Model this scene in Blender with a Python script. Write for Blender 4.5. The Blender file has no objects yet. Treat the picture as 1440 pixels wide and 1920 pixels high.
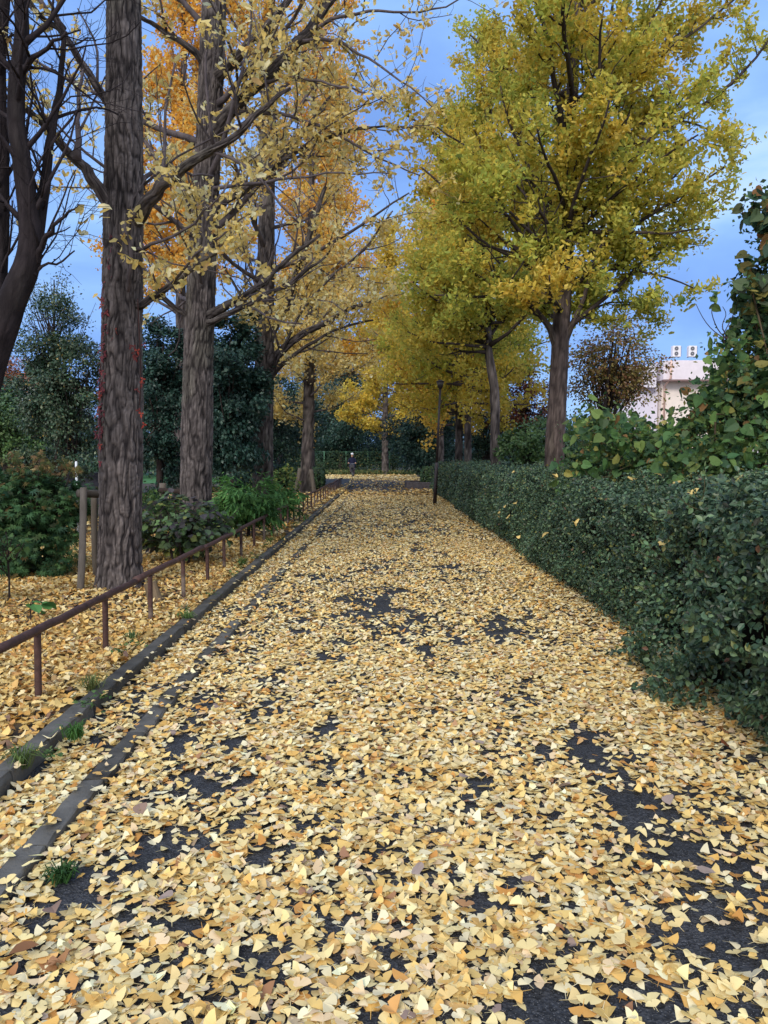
import bpy, math, random
import numpy as np
from mathutils import Vector, Matrix

R = math.radians
SC = bpy.context.scene
COL = SC.collection

# ------------------------------------------------------------------ camera
FPX, HORIZON, CAMH = 1442.0, 857.0, 1.5
PITCH = math.atan((960 - HORIZON) / FPX)
cam_d = bpy.data.cameras.new('camera')
cam_d.sensor_fit = 'AUTO'
cam_d.sensor_width = 36.0
cam_d.lens = 36.0 * FPX / 1920.0
cam_d.clip_start, cam_d.clip_end = 0.05, 2000.0
cam = bpy.data.objects.new('camera', cam_d)
COL.objects.link(cam)
cam.location = (0, 0, CAMH)
cam.rotation_euler = (R(90) - PITCH, 0, 0)
SC.camera = cam

# ------------------------------------------------------------------ sky and light
SUN_EL, SUN_AZ = R(32), R(200)          # azimuth measured clockwise from +Y
w = bpy.data.worlds.new('World')
SC.world = w
w.use_nodes = True
nt = w.node_tree
nt.nodes.clear()
def wn(t, **k):
    n = nt.nodes.new(t)
    for a, b in k.items():
        setattr(n, a, b)
    return n
sky = wn('ShaderNodeTexSky', sky_type='NISHITA', sun_disc=False)
sky.sun_elevation, sky.sun_rotation = SUN_EL, SUN_AZ
sky.air_density, sky.dust_density, sky.ozone_density = 1.0, 0.4, 2.0
geo = wn('ShaderNodeTexCoord')
mp = wn('ShaderNodeMapping')
mp.inputs['Scale'].default_value = (1.0, 1.0, 2.4)
mp.inputs['Location'].default_value = (5.3, 2.0, 1.18)
nz = wn('ShaderNodeTexNoise')
nz.inputs['Scale'].default_value = 2.6
nz.inputs['Detail'].default_value = 7
nz.inputs['Roughness'].default_value = 0.5
nz.inputs['Distortion'].default_value = 0.25
cr = wn('ShaderNodeValToRGB')
cr.color_ramp.elements[0].position = 0.54
cr.color_ramp.elements[1].position = 0.80
tint = wn('ShaderNodeMix', data_type='RGBA', blend_type='MULTIPLY')
tint.inputs[0].default_value = 1.0
tint.inputs[7].default_value = (0.66, 0.86, 1.25, 1)
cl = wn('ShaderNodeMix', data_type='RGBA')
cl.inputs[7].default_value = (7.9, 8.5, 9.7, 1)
flat = wn('ShaderNodeMix', data_type='RGBA')
flat.inputs[0].default_value = 0.78
flat.inputs[7].default_value = (1.75, 3.5, 8.6, 1)
bg = wn('ShaderNodeBackground')
bg.inputs['Strength'].default_value = 0.10
wo = wn('ShaderNodeOutputWorld')
L = nt.links.new
L(geo.outputs['Generated'], mp.inputs[0]); L(mp.outputs[0], nz.inputs[0])
L(nz.outputs[0], cr.inputs[0]); L(sky.outputs[0], tint.inputs[6])
L(tint.outputs[2], flat.inputs[6])
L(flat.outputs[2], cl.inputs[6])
# broken cloud ahead; unseen pale bank added overhead and behind to whiten the fill
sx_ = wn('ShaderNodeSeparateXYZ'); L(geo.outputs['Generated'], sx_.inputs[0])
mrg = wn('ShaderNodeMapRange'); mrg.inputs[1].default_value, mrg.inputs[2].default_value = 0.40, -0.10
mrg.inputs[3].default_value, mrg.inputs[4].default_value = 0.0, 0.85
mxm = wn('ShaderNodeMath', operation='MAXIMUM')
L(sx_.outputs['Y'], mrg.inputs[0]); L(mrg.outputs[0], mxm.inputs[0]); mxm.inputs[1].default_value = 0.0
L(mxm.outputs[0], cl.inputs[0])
cr.color_ramp.elements[0].position, cr.color_ramp.elements[0].color = 0.32, (.13, .235, .50, 1)
cr.color_ramp.elements[1].position, cr.color_ramp.elements[1].color = 0.74, (.66, .76, .82, 1)
for pos_, c_ in ((.45, (.18, .32, .62, 1)), (.55, (.25, .42, .70, 1)), (.62, (.38, .56, .76, 1))):
    e_ = cr.color_ramp.elements.new(pos_); e_.color = c_
sc_ = wn('ShaderNodeVectorMath', operation='SCALE'); sc_.inputs['Scale'].default_value = 10.0
L(cr.outputs[0], sc_.inputs[0])
cm_ = wn('ShaderNodeMix', data_type='RGBA'); cm_.inputs[0].default_value = 0.72
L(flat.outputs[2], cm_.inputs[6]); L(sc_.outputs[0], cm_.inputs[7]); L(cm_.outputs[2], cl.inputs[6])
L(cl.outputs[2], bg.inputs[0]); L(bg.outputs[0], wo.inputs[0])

sun_d = bpy.data.lights.new('sun', 'SUN')
sun_d.energy = 1.5
sun_d.angle = R(18)
sun_d.color = (1.0, 0.93, 0.82)
sun = bpy.data.objects.new('sun', sun_d)
COL.objects.link(sun)
sdir = Vector((math.sin(SUN_AZ) * math.cos(SUN_EL), math.cos(SUN_AZ) * math.cos(SUN_EL), math.sin(SUN_EL)))
sun.rotation_euler = sdir.to_track_quat('Z', 'Y').to_euler()

vs = SC.view_settings
vs.view_transform, vs.look, vs.gamma, vs.use_curve_mapping = 'Standard', 'None', 1.0, False
vs.exposure = 0.60
cy = SC.cycles
cy.max_bounces, cy.diffuse_bounces, cy.glossy_bounces, cy.transmission_bounces = 5, 3, 2, 3
cy.transparent_max_bounces = 4
cy.caustics_reflective = cy.caustics_refractive = False

# ------------------------------------------------------------------ helpers
def rot_dir(px, py):
    a, b = (px - 720) / FPX, -(py - 960) / FPX
    cp, sp = math.cos(PITCH), math.sin(PITCH)
    return np.array([a, cp + b * sp, -sp + b * cp])
def P(px, py, d):
    """a point of the place that stands d metres down the path and was seen at this pixel of the photograph"""
    v = rot_dir(px, py)
    return np.array([0, 0, CAMH]) + v * (d / v[1])
def G(px, py, z=0.0):
    v = rot_dir(px, py)
    return np.array([0, 0, CAMH]) + v * ((z - CAMH) / v[2])
def S(r, g, b, k=1.0):
    c = np.array([r, g, b], float) / 255
    c = np.where(c <= 0.04045, c / 12.92, ((c + 0.055) / 1.055) ** 2.4)
    return c * k
def nrm(v):
    return v / np.maximum(np.linalg.norm(v, axis=-1, keepdims=True), 1e-9)
def sstep(a, b, x):
    t = np.clip((x - a) / (b - a), 0, 1)
    return t * t * (3 - 2 * t)
_tabs = {}
def vnoise(u, v, pu=64, seed=0):
    """smooth value noise in 0..1, periodic in u with period pu"""
    key = (pu, seed)
    if key not in _tabs:
        _tabs[key] = np.random.default_rng(1000 + seed * 17 + pu).random((pu, 512))
    T = _tabs[key]
    u = np.asarray(u, float); v = np.asarray(v, float)
    iu, iv = np.floor(u).astype(int), np.floor(v).astype(int)
    fu, fv = u - iu, v - iv
    fu, fv = fu * fu * (3 - 2 * fu), fv * fv * (3 - 2 * fv)
    a, b = T[iu % pu, iv % 512], T[(iu + 1) % pu, iv % 512]
    c, d = T[iu % pu, (iv + 1) % 512], T[(iu + 1) % pu, (iv + 1) % 512]
    return (a * (1 - fu) + b * fu) * (1 - fv) + (c * (1 - fu) + d * fu) * fv
def fbm(u, v, seed=0):
    return (vnoise(u, v, 64, seed) + 0.5 * vnoise(u * 2.1, v * 2.1, 64, seed + 1) + 0.25 * vnoise(u * 4.3, v * 4.3, 64, seed + 2)) / 1.75

class Buf:
    """collects vertices, faces and vertex colours of ONE mesh"""
    def __init__(s):
        s.V, s.C, s.T, s.Q, s.n = [], [], [], [], 0
    def add(s, V, T=None, Q=None, C=None):
        V = np.asarray(V, float).reshape(-1, 3)
        if T is not None and len(T): s.T.append(np.asarray(T, int).reshape(-1, 3) + s.n)
        if Q is not None and len(Q): s.Q.append(np.asarray(Q, int).reshape(-1, 4) + s.n)
        s.V.append(V)
        c = np.ones((len(V), 3)) * 0.5 if C is None else np.broadcast_to(np.asarray(C, float), (len(V), 3))
        s.C.append(c)
        s.n += len(V)
    def build(s, name, mat, parent=None, smooth=False, origin=None):
        V = np.concatenate(s.V) if s.V else np.zeros((0, 3))
        C = np.concatenate(s.C) if s.C else np.zeros((0, 3))
        if origin is None and parent is not None: origin = np.array(parent.location)
        if origin is not None: V = V - np.asarray(origin)
        T = np.concatenate(s.T) if s.T else np.zeros((0, 3), int)
        Q = np.concatenate(s.Q) if s.Q else np.zeros((0, 4), int)
        me = bpy.data.meshes.new(name)
        me.vertices.add(len(V)); me.vertices.foreach_set('co', V.astype(np.float32).ravel())
        nl = T.size + Q.size
        me.loops.add(nl)
        me.loops.foreach_set('vertex_index', np.concatenate([T.ravel(), Q.ravel()]).astype(np.int32))
        me.polygons.add(len(T) + len(Q))
        st = np.concatenate([np.arange(len(T)) * 3, T.size + np.arange(len(Q)) * 4]).astype(np.int32)
        me.polygons.foreach_set('loop_start', st)
        me.polygons.foreach_set('use_smooth', np.full(len(T) + len(Q), bool(smooth)))
        me.update(calc_edges=True)
        at = me.attributes.new('Col', 'FLOAT_COLOR', 'POINT')
        at.data.foreach_set('color', np.concatenate([C, np.ones((len(C), 1))], 1).astype(np.float32).ravel())
        me.validate()
        if mat is not None: me.materials.append(mat)
        o = bpy.data.objects.new(name, me)
        COL.objects.link(o)
        if parent is not None: o.parent = parent
        elif origin is not None: o.location = origin
        return o
def tag(o, label, cat, group=None):
    o['label'] = label; o['category'] = cat
    if group: o['group'] = group
    return o
def thing(name, loc, label, cat, group=None):
    o = bpy.data.objects.new(name, None)
    o.empty_display_size = 0.3
    COL.objects.link(o)
    o.location = loc
    return tag(o, label, cat, group)
def struct(o):
    o['kind'] = 'structure'
    return o

# ---- materials
def mat(name, rough=0.7, attr=True, color=(.5, .5, .5), trans=0.0, bump=0.0, bscale=40, stretch=(1, 1, 1), spec=0.3, var=0.0, vscale=6, coords='Object', metal=0.0):
    m = bpy.data.materials.new(name)
    m.use_nodes = True
    t = m.node_tree
    n, l = t.nodes, t.links.new
    p = n['Principled BSDF']
    p.inputs['Roughness'].default_value = rough
    p.inputs['Specular IOR Level'].default_value = spec
    p.inputs['Metallic'].default_value = metal
    if attr:
        a = n.new('ShaderNodeAttribute'); a.attribute_name = 'Col'
        src = a.outputs['Color']
    else:
        a = n.new('ShaderNodeRGB'); a.outputs[0].default_value = (*color, 1)
        src = a.outputs[0]
    if var or bump:
        tc = n.new('ShaderNodeTexCoord'); mpn = n.new('ShaderNodeMapping')
        mpn.inputs['Scale'].default_value = stretch
        l(tc.outputs[coords], mpn.inputs[0])
    if var:
        z = n.new('ShaderNodeTexNoise'); z.inputs['Scale'].default_value = vscale; z.inputs['Detail'].default_value = 5
        l(mpn.outputs[0], z.inputs[0])
        mr = n.new('ShaderNodeMapRange')
        mr.inputs[1].default_value, mr.inputs[2].default_value = 0.3, 0.7
        mr.inputs[3].default_value, mr.inputs[4].default_value = 1 - var, 1 + var
        l(z.outputs[0], mr.inputs[0])
        mu = n.new('ShaderNodeVectorMath'); mu.operation = 'SCALE'
        l(src, mu.inputs[0]); l(mr.outputs[0], mu.inputs['Scale'])
        src = mu.outputs[0]
    l(src, p.inputs['Base Color'])
    if bump:
        z2 = n.new('ShaderNodeTexNoise'); z2.inputs['Scale'].default_value = bscale; z2.inputs['Detail'].default_value = 6
        l(mpn.outputs[0], z2.inputs[0])
        b = n.new('ShaderNodeBump'); b.inputs['Strength'].default_value = bump; b.inputs['Distance'].default_value = 0.01
        l(z2.outputs[0], b.inputs['Height']); l(b.outputs[0], p.inputs['Normal'])
    if trans:
        tr = n.new('ShaderNodeBsdfTranslucent'); mx = n.new('ShaderNodeMixShader')
        mx.inputs[0].default_value = trans
        l(src, tr.inputs[0]); l(p.outputs[0], mx.inputs[1]); l(tr.outputs[0], mx.inputs[2])
        l(mx.outputs[0], n['Material Output'].inputs[0])
    return m
M_LITTER = mat('fallen_leaf', 0.8, trans=0.12, spec=0.08)
M_LEAF = mat('ginkgo_leaf', 0.7, trans=0.5, spec=0.12)
M_EVER = mat('evergreen_leaf', 0.42, trans=0.18, spec=0.4)
M_SOFT = mat('soft_leaf', 0.6, trans=0.3, spec=0.25)
M_BARK = mat('bark', 0.9, bump=0.9, bscale=55, stretch=(1, 1, 0.35), spec=0.1, var=0.35, vscale=9)
M_WOOD = mat('weathered_wood', 0.85, bump=0.4, bscale=30, stretch=(1, 1, 0.08), spec=0.15, var=0.3, vscale=14)
M_RUST = mat('rusty_paint', 0.6, bump=0.25, bscale=60, spec=0.3, var=0.35, vscale=18)
M_STONE = mat('kerb_stone', 0.85, bump=0.5, bscale=70, spec=0.2, var=0.3, vscale=8)
M_PAINT = mat('plain_paint', 0.5, spec=0.3, var=0.06, vscale=1.5)
M_CLOTH = mat('cloth', 0.9, spec=0.1)
M_METAL = mat('dark_metal', 0.45, spec=0.5)

def ground_mat(name, stops, scale, bump, speck=0.0, rough=0.85):
    m = bpy.data.materials.new(name); m.use_nodes = True
    t = m.node_tree; n, l = t.nodes, t.links.new
    p = n['Principled BSDF']; p.inputs['Roughness'].default_value = rough; p.inputs['Specular IOR Level'].default_value = 0.3
    tc = n.new('ShaderNodeTexCoord')
    z = n.new('ShaderNodeTexNoise'); z.inputs['Scale'].default_value = scale; z.inputs['Detail'].default_value = 8
    z.inputs['Roughness'].default_value = 0.65
    l(tc.outputs['Object'], z.inputs[0])
    r = n.new('ShaderNodeValToRGB')
    e = r.color_ramp.elements
    while len(e) < len(stops): e.new(0.5)
    for q, (pos, c) in zip(e, stops):
        q.position = pos; q.color = (*c, 1)
    l(z.outputs[0], r.inputs[0])
    src = r.outputs[0]
    v = n.new('ShaderNodeTexVoronoi'); v.inputs['Scale'].default_value = 110
    l(tc.outputs['Object'], v.inputs[0])
    if speck:
        sv = n.new('ShaderNodeSeparateColor'); l(v.outputs['Color'], sv.inputs[0])
        mr = n.new('ShaderNodeMapRange'); mr.inputs[3].default_value, mr.inputs[4].default_value = .45, 1.75
        l(sv.outputs[0], mr.inputs[0])
        sm = n.new('ShaderNodeVectorMath'); sm.operation = 'SCALE'; l(src, sm.inputs[0]); l(mr.outputs[0], sm.inputs['Scale']); src = sm.outputs[0]
    if speck:
        lt = n.new('ShaderNodeMath'); lt.operation = 'LESS_THAN'; lt.inputs[1].default_value = 0.16
        l(v.outputs['Distance'], lt.inputs[0])
        mx = n.new('ShaderNodeMix'); mx.data_type = 'RGBA'
        ml = n.new('ShaderNodeMath'); ml.operation = 'MULTIPLY'; ml.inputs[1].default_value = speck
        l(lt.outputs[0], ml.inputs[0]); l(ml.outputs[0], mx.inputs[0]); l(src, mx.inputs[6]); mx.inputs[7].default_value = (0.3, 0.3, 0.3, 1)
        src = mx.outputs[2]
    l(src, p.inputs['Base Color'])
    b = n.new('ShaderNodeBump'); b.inputs['Strength'].default_value = bump; b.inputs['Distance'].default_value = 0.006
    l(v.outputs['Distance'], b.inputs['Height']); l(b.outputs[0], p.inputs['Normal'])
    return m
M_ASPHALT = ground_mat('asphalt', [(0.3, (0.018, 0.020, 0.024)), (0.7, (0.046, 0.047, 0.052))], 3.0, 1.0, 0.5, 0.8)
M_SOIL = ground_mat('soil', [(0.35, (0.035, 0.026, 0.018)), (0.6, (0.085, 0.062, 0.038))], 2.0, 0.6)
M_LAWN = ground_mat('lawn', [(0.35, (0.035, 0.11, 0.03)), (0.65, (0.07, 0.19, 0.05))], 3.0, 0.6)

# ---- tubes
def frames(pts):
    t = np.gradient(pts, axis=0); t = nrm(t)
    ref = np.array([0.31, 0.95, 0.05]) if abs(t[:, 1]).mean() < 0.8 else np.array([1.0, 0.1, 0.0])
    u = nrm(np.cross(t, ref)); v = np.cross(t, u)
    return t, u, v
def tube(buf, pts, rad, sides=6, col=(.1, .09, .09), cap=True, jit=0.0, rng=None):
    pts = np.asarray(pts, float); m = len(pts)
    rad = np.broadcast_to(np.asarray(rad, float), (m,))
    t, u, v = frames(pts)
    a = np.arange(sides) * 2 * math.pi / sides
    rr = rad[:, None] * np.ones((1, sides))
    if jit: rr = rr * (1 + jit * (rng.random((m, sides)) - 0.5))
    V = pts[:, None, :] + rr[..., None] * (np.cos(a)[None, :, None] * u[:, None, :] + np.sin(a)[None, :, None] * v[:, None, :])
    V = V.reshape(-1, 3)
    i = np.arange(m - 1)[:, None] * sides; j = np.arange(sides)[None, :]; k = (j + 1) % sides
    Q = np.stack([i + j, i + k, i + sides + k, i + sides + j], -1).reshape(-1, 4)
    T = None
    if cap:
        V = np.concatenate([V, pts[:1], pts[-1:]]); b = m * sides
        jj = np.arange(sides); kk = (jj + 1) % sides
        T = np.concatenate([np.stack([np.full(sides, b), kk, jj], 1), np.stack([np.full(sides, b + 1), (m - 1) * sides + jj, (m - 1) * sides + kk], 1)])
    c = np.asarray(col, float)
    if c.ndim == 2 and len(c) == m:
        c = np.repeat(c, sides, 0)
        if cap: c = np.concatenate([c, c[:1], c[-1:]])
    buf.add(V, T, Q, c)
def resample(pts, n):
    pts = np.asarray(pts, float)
    s = np.concatenate([[0], np.cumsum(np.linalg.norm(np.diff(pts, axis=0), axis=1))])
    x = np.linspace(0, s[-1], n)
    q = np.stack([np.interp(x, s, pts[:, k]) for k in range(pts.shape[1])], 1)
    k = max(1, n // (len(pts) * 2))
    for _ in range(3):
        q[1:-1] = 0.25 * q[:-2] + 0.5 * q[1:-1] + 0.25 * q[2:]
    return q
def box(buf, c, s, rot=0.0, col=(.5, .5, .5), tilt=None):
    c = np.asarray(c, float); s = np.asarray(s, float) / 2
    V = np.array([[x, y, z] for z in (-1, 1) for y in (-1, 1) for x in (-1, 1)], float) * s
    cr_, sr = math.cos(rot), math.sin(rot)
    V = V @ np.array([[cr_, sr, 0], [-sr, cr_, 0], [0, 0, 1]])
    if tilt is not None: V = V @ np.array(Matrix.Rotation(tilt[0], 3, tilt[1])).T
    buf.add(V + c, None, [[0, 2, 3, 1], [4, 5, 7, 6], [0, 1, 5, 4], [2, 6, 7, 3], [0, 4, 6, 2], [1, 3, 7, 5]], col)
def bevbox(buf, c, s, b, rot=0.0, col=(.5, .5, .5)):
    """a box with its four upright edges and the top rim taken off"""
    sx, sy, sz = np.asarray(s) / 2
    ring = lambda i, z: [[sx - i - b, -sy + i, z], [sx - i, -sy + i + b, z], [sx - i, sy - i - b, z], [sx - i - b, sy - i, z],
                         [-sx + i + b, sy - i, z], [-sx + i, sy - i - b, z], [-sx + i, -sy + i + b, z], [-sx + i + b, -sy + i, z]]
    V = np.array(ring(0, -sz) + ring(0, sz - b) + ring(b * .8, sz), float)
    Q = [[r * 8 + k, r * 8 + (k + 1) % 8, r * 8 + 8 + (k + 1) % 8, r * 8 + 8 + k] for r in range(2) for k in range(8)]
    Q += [[16, 17, 18, 19], [16, 19, 20, 23], [20, 21, 22, 23]]
    cr_, sr = math.cos(rot), math.sin(rot)
    V = V @ np.array([[cr_, sr, 0], [-sr, cr_, 0], [0, 0, 1]])
    buf.add(V + np.asarray(c), None, Q, col)

# ---- leaves: template (verts, tris) in a frame x across, y along, z normal
def fan_template(angs, rads, petiole=True):
    V = [[0, 0, 0]]
    for a, r in zip(angs, rads):
        V.append([r * math.sin(R(a)), r * math.cos(R(a)), 0])
    T = [[0, k + 1, k] for k in range(1, len(angs))]
    if petiole:
        n = len(V); V += [[-0.016, -0.62, 0.0], [0.016, -0.62, 0.0], [0.03, 0.02, 0], [-0.03, 0.02, 0]]
        T += [[n, n + 1, n + 2], [n, n + 2, n + 3]]
    return np.array(V, float), np.array(T, int)
GINK_HI = fan_template([-70, -66, -46, -24, -8, 0, 8, 24, 46, 66, 70], [.34, .98, 1.02, .98, .93, .62, .95, 1.0, 1.0, .98, .34])
GINK_MID = fan_template([-68, -36, 0, 36, 68], [.96, 1.0, .78, 1.0, .96], False)
GINK_LO = fan_template([-62, 0, 62], [.9, 1, .9], False)
def oval_template(w=0.28, n=3, fold=0.10):
    V = [[0, 0, 0]]
    ys = np.linspace(0, 1, n + 2)[1:-1]
    for y in ys:
        q = w * math.sin(math.pi * y ** 0.8) ** 0.8
        V += [[-q, y, fold], [0, y, 0], [q, y, fold]]
    V.append([0, 1, 0]); e = len(V) - 1
    T = [[0, 2, 1], [0, 3, 2]]
    for k in range(n - 1):
        a = 1 + 3 * k
        T += [[a, a + 1, a + 4], [a, a + 4, a + 3], [a + 1, a + 2, a + 5], [a + 1, a + 5, a + 4]]
    a = 1 + 3 * (n - 1)
    T += [[a, a + 1, e], [a + 1, a + 2, e]]
    return np.array(V, float), np.array(T, int)
OVAL = oval_template(0.30, 2); OVAL_LO = (np.array([[0, 0, 0], [-.3, .5, .08], [.3, .5, .08], [0, 1, 0]], float), np.array([[0, 2, 1], [1, 2, 3]]))
BROAD = oval_template(0.42, 3, 0.08)
NARROW = oval_template(0.11, 3, 0.03)
def heart_template():
    pts = [(0, 0), (.22, -.10), (.45, .05), (.50, .32), (.36, .64), (0, 1.05), (-.36, .64), (-.50, .32), (-.45, .05), (-.22, -.10)]
    V = [[0, .35, -.04]] + [[x, y, .10 * abs(x) / .5] for x, y in pts]
    return np.array(V, float), np.array([[0, k + 1, (k + 1) % 10 + 1] for k in range(10)], int)[:, [0, 2, 1]]
HEART = heart_template()
def palm_template(n=7, w=.10):
    V = [[0, 0, 0]]; T = []
    for k in range(n):
        a = R(-110 + 220 * k / (n - 1)); l = 1.0 - 0.45 * abs(2 * k / (n - 1) - 1) ** 1.5
        d = np.array([math.sin(a), math.cos(a), 0]); s = np.array([d[1], -d[0], 0])
        i = len(V); V += [d * .42 * l - s * w, d * .42 * l + s * w, d * l + np.array([0, 0, -.12])]
        T += [[0, i + 1, i], [i, i + 1, i + 2]]
    return np.array(V, float), np.array(T, int)
PALM = palm_template(); IVY = palm_template(3, .2)

def scatter(buf, tmpl, pos, nor, head, size, cols, rng, bend=0.3, cup=0.2, tint=0.0):
    """places a leaf template at each pos with a normal and a heading; bend and cup curl each leaf by its own amount"""
    tv, tt = tmpl
    n, m = len(pos), len(tv)
    if n == 0: return
    nor = nrm(nor); h = nrm(head - (head * nor).sum(1, keepdims=True) * nor); x = np.cross(h, nor)
    size = np.broadcast_to(size, (n,))
    lx, ly, lz = tv[:, 0][None], tv[:, 1][None], tv[:, 2][None]
    b = bend * np.clip(rng.laplace(0, .8, (n, 1)), -1.8, 1.8); c = cup * np.clip(rng.laplace(0, .8, (n, 1)), -1.8, 1.8); tw = bend * 0.6 * rng.normal(0, 1, (n, 1))
    z = lz + b * ly * np.abs(ly) * 0.5 + c * lx * lx + tw * lx * ly
    W = (x[:, None] * np.broadcast_to(lx, (n, m))[..., None] + h[:, None] * np.broadcast_to(ly, (n, m))[..., None] + nor[:, None] * z[..., None]) * size[:, None, None] + pos[:, None]
    T = tt[None] + (np.arange(n) * m)[:, None, None]
    C = np.repeat(cols, m, 0)
    if tint: C = C * (1 + tint * (rng.random((n * m, 1)) - 0.5))
    buf.add(W.reshape(-1, 3), T.reshape(-1, 3), None, C)
def pick(rng, pal, n, jit=0.10):
    """n colours from [(weight, rgb)...], each a little off"""
    wts = np.array([p[0] for p in pal], float); cs = np.array([p[1] for p in pal])
    i = rng.choice(len(pal), n, p=wts / wts.sum())
    j = rng.integers(0, len(pal), n); f = rng.random((n, 1)) * 0.25
    c = cs[i] * (1 - f) + cs[j] * f
    return np.clip(c * (1 + jit * rng.normal(0, 1, (n, 1))), 0.003, 0.9)
def rvec(rng, n):
    return nrm(rng.normal(0, 1, (n, 3)))

# ---- woody growth
def grow(rng, p, d, Ln, wander, trop, n):
    pts = [np.array(p, float)]; d = nrm(np.array(d, float))
    for _ in range(n):
        d = nrm(d + wander * rng.normal(0, 1, 3) + np.array([0, 0, trop]))
        pts.append(pts[-1] + d * Ln / n)
    return np.array(pts)
def side_dir(rng, t, ang):
    a = rvec(rng, 1)[0]; s = nrm(np.cross(t, a))
    return math.cos(ang) * t + math.sin(ang) * s
def ramify(rng, wood, nodes, pts, r0, r1, spec, lvl=0, base_t=0.12, hue=0.0, col=(.1, .09, .09), bark=None):
    """adds the branch itself, then its side branches and fine shoots; nodes gathers the places leaves grow from"""
    n = len(pts); s = np.concatenate([[0], np.cumsum(np.linalg.norm(np.diff(pts, axis=0), axis=1))]); Ln = s[-1]
    rad = r0 + (r1 - r0) * np.linspace(0, 1, n) ** 0.8
    if lvl == 0 and r0 > .02: rad = rad * (1 + .45 * np.exp(-s / (2.2 * r0)))
    if bark is not None:
        bark_trunk(wood, pts, rad, 44, max(.02, bark['step']), bark['depth'] * .55, bark['cell'] * .8, 0, bark['seed'] + 100, bark.get('light', BARK_L) * .92, bark.get('dark', BARK_D), bark.get('zc', .28))
    else:
        tube(wood, pts, rad, (8, 5, 3)[lvl] if r0 > 0.008 else 3, col)
    if lvl == 2 or (lvl == 1 and spec.get('leaf1', True)):
        k = max(1, int(Ln / spec['s3']))
        for x in (np.arange(k) + rng.random(k)) / k * Ln * 0.97 + 0.03 * Ln:
            nodes.append((*[np.interp(x, s, pts[:, q]) for q in range(3)], hue))
    if lvl == 2: return
    sp = spec['s1'] if lvl == 0 else spec['s2']
    k = int(Ln * (1 - base_t) / sp)
    for i in range(k):
        t = base_t + (1 - base_t) * (i + rng.random()) / max(k, 1)
        x = t * Ln; p = np.array([np.interp(x, s, pts[:, q]) for q in range(3)])
        q = min(np.searchsorted(s, x), n - 1); q = max(q, 1); tg = nrm(pts[q] - pts[q - 1])
        d = side_dir(rng, tg, R(rng.uniform(32, 70)))
        d = nrm(d + np.array([0, 0, spec.get('lift', 0.15)]))
        if lvl == 0: l2 = spec['l1'] * (1 - 0.55 * t) * rng.uniform(0.5, 1.2)
        else: l2 = spec['l2'] * rng.uniform(0.4, 1.2) * (1 - 0.4 * t)
        rr = max(0.0035, min(0.55 * np.interp(x, s, rad), 0.016 * l2 + 0.003)) if lvl == 0 else spec.get('rt', 0.0038)
        ps = grow(rng, p, d, l2, spec.get('wander', 0.16), spec.get('trop', 0.05), 5 if lvl == 0 else 3)
        ramify(rng, wood, nodes, ps, rr, rr * 0.45, spec, lvl + 1, 0.1, hue + rng.normal(0, 0.12), col)
def clothe(buf, rng, nodes, nleaf, tmpl, size, palfun, sigma, keep=None, droop=0.5, per=4, upn=0.5, bend=0.35, cup=0.3):
    """leaves on the nodes in tufts of about `per`"""
    nd = np.array(nodes)
    if keep is not None: nd = nd[keep(nd)]
    if len(nd) == 0 or nleaf <= 0: return
    k = max(1, nleaf // per)
    idx = rng.choice(len(nd), k, replace=k > len(nd))
    c = np.repeat(nd[idx], per, 0); n = len(c)
    hd = rvec(rng, n) + np.array([0, 0, -droop])
    pos = c[:, :3] + rng.normal(0, sigma, (n, 3)) + nrm(hd) * size * 0.6
    nor = rvec(rng, n) + np.array([0, 0, upn])
    scatter(buf, tmpl, pos, nor, hd, size * rng.uniform(0.6, 1.2, n), palfun(rng, c), rng, bend, cup, 0.16)
BARK_L, BARK_D = S(104, 96, 94), S(38, 34, 35)
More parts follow.
